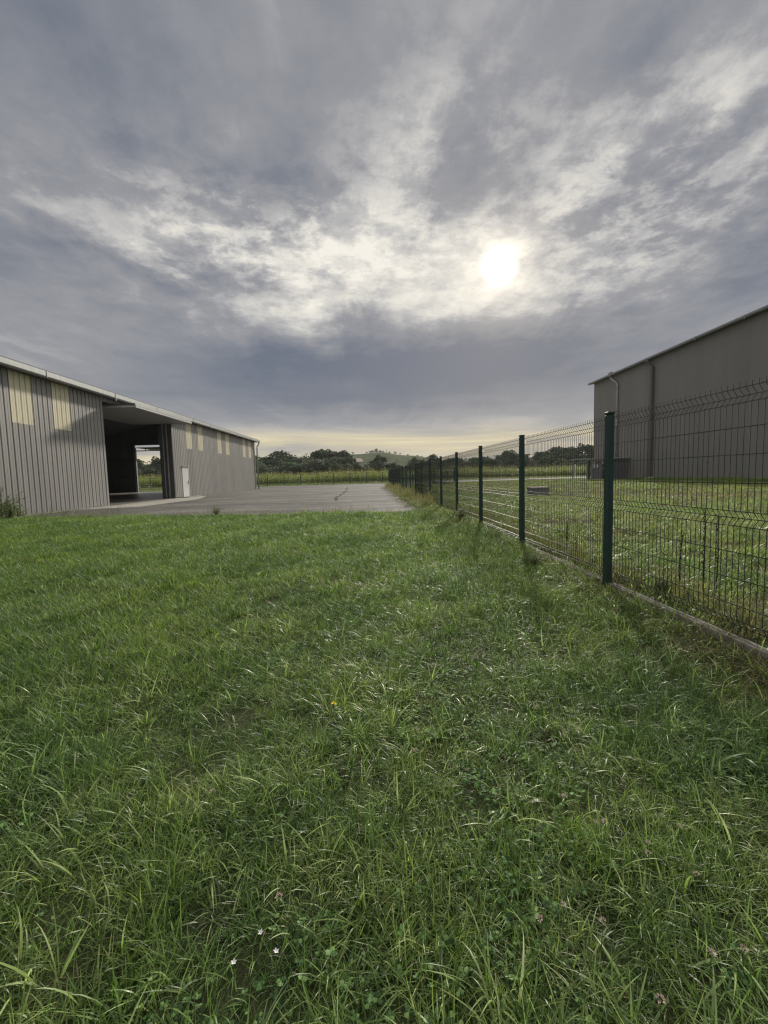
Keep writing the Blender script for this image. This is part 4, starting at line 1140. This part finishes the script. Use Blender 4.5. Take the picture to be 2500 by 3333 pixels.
M['crown_dark'] = crown_mat('dark_foliage', [(0.050, 0.076, 0.042), (0.068, 0.098, 0.056), (0.090, 0.122, 0.074)])
M['crown_mid'] = crown_mat('mid_foliage', [(0.072, 0.106, 0.060), (0.094, 0.132, 0.076), (0.122, 0.162, 0.098)])
M['crown_pale'] = crown_mat('grey_green_foliage', [(0.115, 0.135, 0.092), (0.145, 0.165, 0.115), (0.175, 0.192, 0.140)])
def crown_mesh(name, w, h, lobes, nq, q, m, conical=False, base=0.25):
    """leaf clumps spread through several lobes, unit-less: width w, height h, base of the crown at base*h"""
    r = np.random.default_rng(abs(hash(name)) % 1000 if False else len(bpy.data.meshes) + 77)
    V = []; F = []
    L = []
    for k in range(lobes):
        z = base * h + (h * (1 - base)) * (0.12 + 0.74 * r.random())
        f = (1 - (z - base * h) / (h * (1 - base))) if conical else math.sin(math.pi * min(1, max(0.12, (z - base * h) / (h * (1 - base)) * 0.85 + 0.14)))
        rad = w / 2 * f * 0.62; a = r.random() * 6.283
        L.append((rad * math.cos(a), rad * math.sin(a), z, w * (0.16 + 0.15 * r.random()) * (0.5 + 0.5 * f), h * (0.11 + 0.09 * r.random())))
    L.append((0, 0, base * h + h * (1 - base) * 0.5, w * 0.3 * (0.7 if conical else 1), h * (1 - base) * 0.46))
    for i in range(nq):
        cx, cy, cz, rx, rz_ = L[r.integers(len(L))]
        d = r.normal(0, 1, 3); d /= np.linalg.norm(d); rr = (0.55 + 0.5 * r.random() ** 0.7)
        p = np.array([cx + d[0] * rx * rr, cy + d[1] * rx * rr, cz + d[2] * rz_ * rr])
        if p[2] < base * h * 0.5: continue
        nrm = d + r.normal(0, 0.7, 3); nrm /= np.linalg.norm(nrm)
        u = np.cross(nrm, [0.3, 0.5, 0.8]); u /= np.linalg.norm(u) + 1e-9; v = np.cross(nrm, u)
        s = q * (0.5 + r.random()); n0 = len(V)
        V += [p - u * s * 0.5, p + v * s * 0.34 - nrm * s * 0.08, p + u * s * 0.5, p - v * s * 0.34 - nrm * s * 0.08]
        F.append((n0, n0 + 1, n0 + 2, n0 + 3))
    return mesh('crown', V, F, m)
def trunk_mesh(h, r0=0.22, limbs=5):
    mb = MB().tube([(0, 0, -0.4), (0.05, 0.03, h * 0.3), (-0.04, 0.05, h * 0.62), (0.05, 0, h * 0.9)], r0, 7, r0 * 0.25)
    for k in range(limbs):
        a = k * 2.4; z = h * (0.28 + 0.1 * k)
        mb.tube([(0, 0, z), (math.cos(a) * h * 0.12, math.sin(a) * h * 0.12, z + h * 0.10), (math.cos(a) * h * 0.22, math.sin(a) * h * 0.22, z + h * 0.2)], r0 * 0.4, 5, r0 * 0.1)
    return mb.mesh('trunk', M['bark'])
CR = {}
for key, mm in (('dark', 'crown_dark'), ('mid', 'crown_mid'), ('pale', 'crown_pale')):
    CR[key] = [crown_mesh(key, 7.6, 9, 13, 2300, 0.62, M[mm], base=0.10), crown_mesh(key, 6.2, 10, 10, 1900, 0.55, M[mm], base=0.14), crown_mesh(key, 9.0, 8.5, 16, 2600, 0.62, M[mm], base=0.08)]
CR['conifer'] = [crown_mesh('conifer', 3.6, 11, 12, 900, 0.45, M['crown_dark'], True, 0.06)]
CR['bush'] = [crown_mesh('bush', 5.0, 4.0, 8, 1200, 0.42, M['crown_mid'], base=0.0)]
TRUNK = trunk_mesh(9.0)
CR_H = {'dark': (9, 10, 8.5), 'mid': (9, 10, 8.5), 'pale': (9, 10, 8.5), 'conifer': (11,), 'bush': (4.0,)}
def tree(x, y, top, kind, label, group, zbase=0.0, wscale=1.0, name=None, var=None):
    v = random.randrange(len(CR[kind])) if var is None else var
    s = (top - zbase) / (CR_H[kind][v] * 1.02)
    t = tag(empty(name or ('bush' if kind == 'bush' else 'conifer' if kind == 'conifer' else 'tree'), (x, y, zbase), U(0, 6.28)), label, 'bush' if kind == 'bush' else 'tree', group)
    t.scale = (s * wscale, s * wscale, s)
    link('crown', CR[kind][v], t)
    if kind != 'bush': link('trunk', TRUNK, t)
    return t
POSTS = ['nearest', 'second', 'third', 'fourth', 'fifth', 'sixth', 'seventh', 'eighth', 'ninth', 'tenth']
def px_of(x, y, z=3.0):
    d = Vector((x, y, z - CAM_H)); return 1250 + 1442.2 * d.dot(_r) / d.dot(_f)
POST_PX = [px_of(2.451 - 0.0173 * i, 4.459 + 2.53 * i, 1.0) for i in range(10)]
def between_posts(x, y):
    p = px_of(x, y)
    if p > POST_PX[0]: return 'right of the nearest fence post'
    for i in range(9):
        if p > POST_PX[i + 1]: return 'between the %s and %s fence posts' % (POSTS[i], POSTS[i + 1])
    return 'over the far run of fence'
GL = 'trees of the wood behind the corn'
# tall back rank: (x, y, height of the top, kind, width)
back_left = [(-37.5, 158, 9.2, 'mid', 1.0), (-33.8, 152, 8.9, 'dark', 1.0), (-30.4, 150, 10.6, 'dark', 1.1), (-27.0, 156, 9.6, 'mid', 1.0), (-23.8, 150, 9.2, 'dark', 1.0),
             (-21.2, 153, 10.0, 'dark', 1.0), (-18.3, 158, 9.2, 'mid', .9), (-15.9, 150, 10.7, 'dark', 1.0), (-12.6, 154, 10.6, 'dark', 1.1), (-9.8, 150, 10.0, 'dark', 1.0), (-7.4, 156, 8.4, 'dark', .8)]
for (x, y, h, k, w) in back_left:
    tree(x, y, h, k, 'tall %s tree of the rounded copse, %s' % ('dark' if k == 'dark' else 'lighter', 'next to the barn end' if x < -32 else 'left of its middle' if x < -22 else 'right of its middle' if x < -14 else 'at the side of the bare hill'), GL, 0, w * 1.15)
front_left = [(-35, 124, 5.8), (-31.5, 126, 6.2), (-28, 123, 5.6), (-24.6, 126, 6.3), (-21.4, 123, 6.1), (-18.4, 126, 5.7), (-15.4, 124, 6.4), (-12.3, 126, 5.9), (-9.2, 124, 5.6), (-6.3, 127, 5.2)]
for i, (x, y, h) in enumerate(front_left):
    tree(x, y, h, 'mid' if i % 3 else 'pale', 'lower %s tree in the copse front row, %s' % ('green' if i % 3 else 'grey green', 'near the barn end' if x < -27 else 'in the middle' if x < -17 else 'toward the bare hill'), 'front row of the copse', 0, 1.35)
for i in range(11):
    x = -36 + i * 2.9
    tree(x, 139 + U(-1.5, 1.5), U(6.6, 7.8), ('dark', 'mid')[i % 2], 'middle row %s tree of the copse, %s' % (('dark', 'green')[i % 2], 'near the barn end' if i < 4 else 'in the middle' if i < 8 else 'toward the bare hill'), 'middle row of the copse', 0, 1.3)
mid_gap = [(-3.2, 128, 5.4, 'mid'), (-0.4, 130, 4.8, 'pale'), (6.8, 130, 4.9, 'dark'), (9.4, 132, 4.5, 'pale'), (12.2, 128, 4.2, 'mid')]
for (x, y, h, k) in mid_gap:
    tree(x, y, h, k, 'low %s tree below the bare hill, %s of the big dark tree' % ({'dark': 'dark', 'mid': 'green', 'pale': 'grey green'}[k], 'left' if x < 3 else 'right'), 'low trees under the hill', 0, 1.45)
tree(3.6, 146, 8.0, 'dark', 'big dark tree standing before the bare hill just left of the fence end', None, 0, 1.15, var=0)
tree(1.2, 150, 6.6, 'dark', 'smaller dark tree at the left side of the big one before the hill', None, 0, 1.1, var=2)
right = [(15.6, 150, 7.6, 'mid', 1.0), (18.4, 156, 6.7, 'dark', 1.0), (20.8, 150, 8.0, 'dark', .9), (24.0, 152, 6.4, 'mid', 1.1), (27.6, 150, 6.6, 'dark', 1.1), (31.4, 150, 7.1, 'mid', 1.1), (34.4, 152, 6.7, 'mid', 1.0),
         (37.4, 150, 7.2, 'mid', 1.0), (40.6, 153, 7.0, 'dark', 1.0), (43.4, 150, 7.6, 'mid', 1.0), (46.2, 150, 8.8, 'mid', 1.0), (49.2, 152, 9.0, 'dark', 1.0), (52.4, 150, 7.7, 'mid', 1.0), (55.2, 152, 7.8, 'mid', 1.0),
         (58.2, 150, 8.2, 'pale', 1.0), (61.2, 150, 8.8, 'mid', 1.0), (64.2, 152, 9.8, 'dark', 1.05), (67.2, 150, 10.2, 'mid', 1.0), (70.4, 152, 9.3, 'mid', 1.0), (74.0, 150, 10.4, 'dark', .9), (77.6, 151, 9.4, 'mid', 1.0), (81.5, 152, 9.2, 'mid', 1.1), (86, 151, 9.4, 'pale', 1.1)]
for (x, y, h, k, w) in right:
    tree(x, y, h, k, '%s back row tree, %s' % ({'dark': 'dark', 'mid': 'green', 'pale': 'pale'}[k], between_posts(x, y)), 'trees of the wood behind the fence', 0, w * 1.15)
for i in range(24):
    x = 14 + i * 3.1 + U(-.8, .8); k = ('mid', 'pale', 'dark')[i % 3]
    tree(x, 122 + U(-2, 3), U(4.0, 5.4), k, 'low %s front row tree, %s' % ({'dark': 'dark', 'mid': 'green', 'pale': 'pale'}[k], between_posts(x, 122)), 'front row of the wood', -0.3, 1.35)
bay = [(-78.5, 150, 8.6, 'mid'), (-75.4, 150, 8.9, 'dark'), (-72.0, 153, 9.2, 'mid'), (-69.0, 150, 9.4, 'dark'), (-66.0, 150, 9.8, 'dark'), (-63.0, 152, 8.6, 'mid'), (-82.5, 151, 9.3, 'mid'), (-86.5, 151, 9.6, 'dark')]
for (x, y, h, k) in bay:
    tree(x, y, h, k, '%s tree of the back row in the barn bay gap, %s' % ('dark' if k == 'dark' else 'lighter', 'at its left' if x < -75 else 'in its middle' if x < -69 else 'at its right'), 'trees seen through the barn bay', 0, 1.15)
for i in range(9):
    tree(-84 + i * 3.4, 125 + U(-2, 2), U(4.6, 6.0), ('pale', 'mid')[i % 2], 'lower %s front tree in the barn bay gap, %s' % (('grey green', 'green')[i % 2], 'at its left' if i < 6 else 'at its right'), 'low trees seen through the barn bay', 0, 1.2)
for i in range(7):
    tree(-59 + i * 3.3, 150 + U(-3, 3), U(7.5, 9.5), ('dark', 'mid')[i % 2], 'tree of the wood hidden for the most part by the long barn', 'trees behind the barn', 0, 1.2)
# hilltop
tree(11.8, 632, 39.8, 'dark', 'round tree standing alone on top of the bare hill', None, 34.0, 1.25, var=0)
tree(26.2, 634, 38.2, 'conifer', 'small pointed conifer on the skyline of the bare hill', None, 33.2, 0.9)
for (x, z, hh) in ((-22, 33.0, 2.6), (-2.5, 33.6, 2.2), (2.6, 33.8, 2.8), (6.6, 34.0, 3.4), (17, 34.2, 3.0), (21, 34.0, 2.3), (31, 32.8, 2.2), (38, 31.6, 3.0), (46, 30.4, 2.0), (57, 28.6, 2.2), (70, 26.2, 3.0), (76, 25.0, 2.6), (84, 23.0, 2.6)):
    tree(x, 634, z + hh, 'bush', 'dark bush on the hill skyline, ' + ('left of the round tree' if x < 11 else 'between the round tree and the conifer' if x < 26 else 'right of the conifer'), 'bushes on the hilltop', z, 1.5)
for (x, y, z, hh) in ((52, 560, 17.5, 3.4), (58, 560, 16.5, 3.0), (64, 555, 15, 3.2), (-12, 560, 21.5, 2.2), (20, 555, 21.0, 2.4), (36, 556, 19.0, 2.0)):
    tree(x, y, z + hh, 'bush', 'bush on the slope of the bare hill above the wood', 'bushes on the hill slope', z, 1.6)

# ------------------------------------------------------------------ weeds and flowers
M['weed'] = leafy('weed_leaf', [(0.165, 0.205, 0.095), (0.205, 0.245, 0.115), (0.140, 0.180, 0.080)], 0.35, 0.55, spec=0.25)
M['weed_brown'] = leafy('brown_seed_head', [(0.060, 0.052, 0.036), (0.085, 0.070, 0.046), (0.050, 0.045, 0.032)], 0.2, 0.8, spec=0.1)
def weed_mesh(h, spread, stems, leaves, lw=0.02, ll=0.05, drooping=0.9):
    st = Blades(); lf = Blades()
    for _ in range(stems):
        a = U(0, 6.283); L = h * U(0.55, 1.1); t0 = U(0.02, 0.5) * spread; bd = U(0.0, 0.8) * spread
        bx, by = U(-.08, .08) * spread, U(-.08, .08) * spread
        st.blade((bx, by, -0.02), a, L, 0.006, t0, bd, 6, 0, 0, 5)
        for k in range(leaves):
            f = U(0.15, 1.0); th = t0 + bd * 0.5 * f; s = L * f
            p = (bx + math.cos(a) * math.sin(th) * s, by + math.sin(a) * math.sin(th) * s, math.cos(th) * s)
            lf.blade(p, U(0, 6.283), ll * U(0.5, 1.2), lw * U(0.6, 1.2), U(0.5, 1.2), drooping * U(0.2, 1.0), 4, 0)
    return st.mesh('stem', [M['weed']]), lf.mesh('leaf_mass', [M['weed']])
WEEDS = {'bushy': [weed_mesh(0.8, 1.15, 46, 70, 0.024, 0.06), weed_mesh(0.7, 1.25, 36, 60, 0.022, 0.055)], 'wispy': [weed_mesh(0.45, 1.0, 12, 16, 0.013, 0.045), weed_mesh(0.5, 1.2, 9, 14, 0.014, 0.045)]}
def weed(x, y, s, kind, label, group=None, var=0):
    t = tag(empty('weed', (x, y, float(gz(x, y))), U(0, 6.28)), label, 'weed', group)
    t.scale = (s, s, s)
    link('stem', WEEDS[kind][var][0], t); link('leaf_mass', WEEDS[kind][var][1], t)
weed(-12.5, 15.2, 1.45, 'bushy', 'tall bushy weed growing against the near end of the ribbed barn wall')
weed(-11.9, 15.0, 1.1, 'bushy', 'knee high bushy weed in front of the tall one at the barn wall', None, 1)
weed(-12.4, 16.1, 0.75, 'bushy', 'low bushy weed at the foot of the barn wall just beyond the tall one', None, 1)
for i, (x, y, s) in enumerate([(-11.9, 16.4, 0.9), (-11.2, 16.2, 0.8), (-10.7, 15.9, 1.0), (-11.6, 17.3, 0.7), (-12.4, 17.6, 0.8), (-12.5, 18.7, 0.6)]):
    weed(x, y, s, 'wispy', 'wispy weed between the lawn edge and the foot of the barn wall', 'weeds at the barn wall', i % 2)
weed(-8.65, 15.35, 1.25, 'wispy', 'loose wispy weed on the lawn edge in front of the open barn bay', None, 1)
weed(-9.05, 15.3, 1.0, 'wispy', 'smaller wispy weed at the left of the loose one before the barn bay')
weed(-4.85, 14.15, 0.45, 'bushy', 'small leafy rosette of weeds on the lawn edge right of the white door', None, 0)
weed(2.1, 5.55, 0.34, 'bushy', 'low dark weed clump on the lawn side of the fence before the near post', None, 1)
weed(2.2, 7.6, 0.3, 'bushy', 'ragged weed clump at the fence foot between the second and third posts', None, 1)
weed(2.1, 10.2, 0.5, 'bushy', 'leafy weed clump at the fence foot beside the fourth post')
weed(2.2, 3.0, 0.42, 'wispy', 'spindly weed leaning over the concrete board in the right corner', None, 1)
weed(2.75, 4.05, 0.4, 'bushy', 'dark leafy weed low behind the mesh of the nearest panel', None, 1)
weed(3.1, 3.5, 0.5, 'wispy', 'thin weed behind the nearest mesh panel beside the seed spikes')
def seed_spike(x, y, h, label, group=None):
    t = tag(empty('seed_spike', (x, y, float(gz(x, y)) - 0.02), U(0, 6.28)), label, 'weed', group)
    s = MB().tube([(0, 0, 0), (0.01, 0.01, h * 0.5), (0.02 * U(-1, 1), 0.02 * U(-1, 1), h)], 0.006, 5, 0.003).build('stem', M['weed_brown'], t)
    b = Blades()
    for k in range(int(150 * h)):
        f = U(0.35, 1.0); a = U(0, 6.283)
        b.blade((0.006 * math.cos(a), 0.006 * math.sin(a), h * f), a, U(0.015, 0.045) * (1.25 - f * 0.5), U(0.008, 0.016), U(0.3, 1.1), U(0, 0.8), 3, 0)
    link('seed_head', b.mesh('seed_head', [M['weed_brown']]), t)
seed_spike(3.05, 3.92, 0.82, 'tallest brown seed spike behind the nearest mesh panel')
seed_spike(3.13, 3.86, 0.78, 'brown seed spike close to the right of the tallest one behind the mesh')
seed_spike(2.93, 4.05, 0.60, 'shorter brown seed spike at the left of the tall pair behind the mesh')
seed_spike(2.83, 6.25, 0.50, 'lone dark seed spike behind the second mesh panel left of the near post')
seed_spike(2.85, 6.0, 0.28, 'short dark seed spike beside the lone one behind the second mesh panel')
M['petal_pink'] = simple('clover_petal', (0.62, 0.50, 0.44), (0.46, 0.36, 0.30), 0.7, 0, 60)
M['petal_white'] = simple('white_petal', (0.74, 0.72, 0.72), (0.62, 0.60, 0.64), 0.7, 0, 60)
M['petal_yellow'] = simple('yellow_petal', (0.86, 0.74, 0.04), (0.80, 0.66, 0.03), 0.6, 0, 60)
M['stalk'] = simple('green_stalk', (0.09, 0.14, 0.04), (0.07, 0.11, 0.03), 0.6)
def flower_head(kind, m):
    b = Blades()
    if kind == 'clover':
        for k in range(34):
            z = U(-0.3, 1.0); a = U(0, 6.283); rr = math.sqrt(max(0, 1 - z * z)) * 0.007
            b.blade((rr * math.cos(a), rr * math.sin(a), 0.004 + z * 0.005), a, U(0.006, 0.010), 0.0032, max(0.05, 1.3 - z * 1.2), -0.3, 3, 0)
    elif kind == 'dandelion':
        for ring, n, tl in ((0, 16, 1.25), (1, 14, 0.9), (2, 10, 0.45)):
            for k in range(n): b.blade((0, 0, 0), k * 6.283 / n + ring * 0.2, U(0.013, 0.017), 0.0042, tl, 0.15, 4, 0, 0, 3)
    elif kind == 'clock':
        for k in range(120):
            z = U(-0.8, 1.0); a = U(0, 6.283); th = math.acos(max(-1, min(1, z)))
            b.blade((0, 0, 0), a, 0.022, 0.0034, th, 0.0, 3, 0, 0, 6)
    else:
        for k in range(5): b.blade((0, 0, 0), k * 1.2566 + 0.3, 0.011, 0.007, 1.0, 0.25, 4, 0, 0, 3)
    return b.mesh('flower_head', [m])
FL = {'clover': flower_head('clover', M['petal_pink']), 'dandelion': flower_head('dandelion', M['petal_yellow']), 'clock': flower_head('clock', M['petal_white']), 'violet': flower_head('violet', M['petal_white'])}
STALK = MB().tube([(0, 0, -1.0), (0.02, 0.015, -0.5), (0, 0, 0)], 0.012, 4).mesh('stalk', M['stalk'])
def flower(x, y, z, kind, name, label, group=None, s=1.0):
    t = tag(empty(name, (x, y, z), U(0, 6.28)), label, 'flower', group)
    h = link('flower_head', FL[kind], t); h.scale = (s, s, s); h.rotation_euler = (U(-.3, .3), U(-.3, .3), 0)
    k = link('stalk', STALK, t); g = z - float(gz(x, y)) + 0.02; k.scale = (0.10, 0.10, g)
flower(-0.215, 2.22, -0.015, 'dandelion', 'dandelion', 'single yellow dandelion flower in the middle of the lawn', None, 1.15)
for (x, y) in ((0.76, 1.37), (0.42, 1.07), (0.50, 1.11), (0.86, 1.30), (0.83, 1.25), (0.80, 0.96), (0.89, 0.97), (0.74, 1.39), (0.58, 1.05), (0.68, 1.5), (1.0, 1.35), (0.93, 1.18), (0.62, 0.88)):
    flower(x, y, -0.03 + U(-0.01, 0.015), 'clover', 'clover_flower', 'small pinkish clover flower in the lawn at the lower right', 'clover flowers at the lower right', U(0.6, 0.85))
for (x, y) in ((-0.29, 1.18), (-0.63, 1.63), (0.17, 1.82)):
    flower(x, y, -0.03, 'clover', 'clover_flower', 'pale clover flower in the lawn apart from the pink group at the lower right', 'scattered clover flowers', 0.9)
for (x, y) in ((-0.32, 1.09), (-0.27, 1.04), (-0.37, 1.02)):
    flower(x, y, -0.035, 'violet', 'small_flower', 'tiny white flower in the lawn at the bottom left of centre', 'tiny white flowers', 0.8)
cx_ = [-11.6, -9.9, -8.1, -7.8, -6.4, -5.35, -5.2, -4.2, -3.55, -3.2, -2.55, -2.3, -2.2, -1.62, -1.5, -1.35, -0.95, -0.75, -0.55, 0.15, 0.45, 1.2, 1.35]
for x in cx_:
    y = float(lawn_edge(x)) + U(-0.12, 0.3)
    where = 'before the barn bay' if x < -7 else 'before the white door' if x < -4.6 else 'left of the yard crack' if x < -2.0 else 'before the middle of the yard' if x < -0.2 else 'near the dry grass at the fence'
    flower(x, y, float(gz(x, y)) + U(0.10, 0.26), 'clock', 'dandelion_clock', 'white dandelion seed head on the lawn edge ' + where, 'seed heads along the lawn edge', U(0.9, 1.3))

# ------------------------------------------------------------------ air
def haze():
    m = bpy.data.materials.new('haze'); m.use_nodes = True; t = m.node_tree
    for n in list(t.nodes): t.nodes.remove(n)
    o = t.nodes.new('ShaderNodeOutputMaterial'); v = t.nodes.new('ShaderNodeVolumePrincipled')
    v.inputs['Color'].default_value = (0.93, 0.95, 1.0, 1); v.inputs['Density'].default_value = 0.0002; v.inputs['Anisotropy'].default_value = 0.2
    t.links.new(v.outputs[0], o.inputs['Volume'])
    ob = MB().box((-1600, -80, -1.6), (1600, 1800, 46)).build('haze', m)
    tag(ob, kind='stuff')
haze()
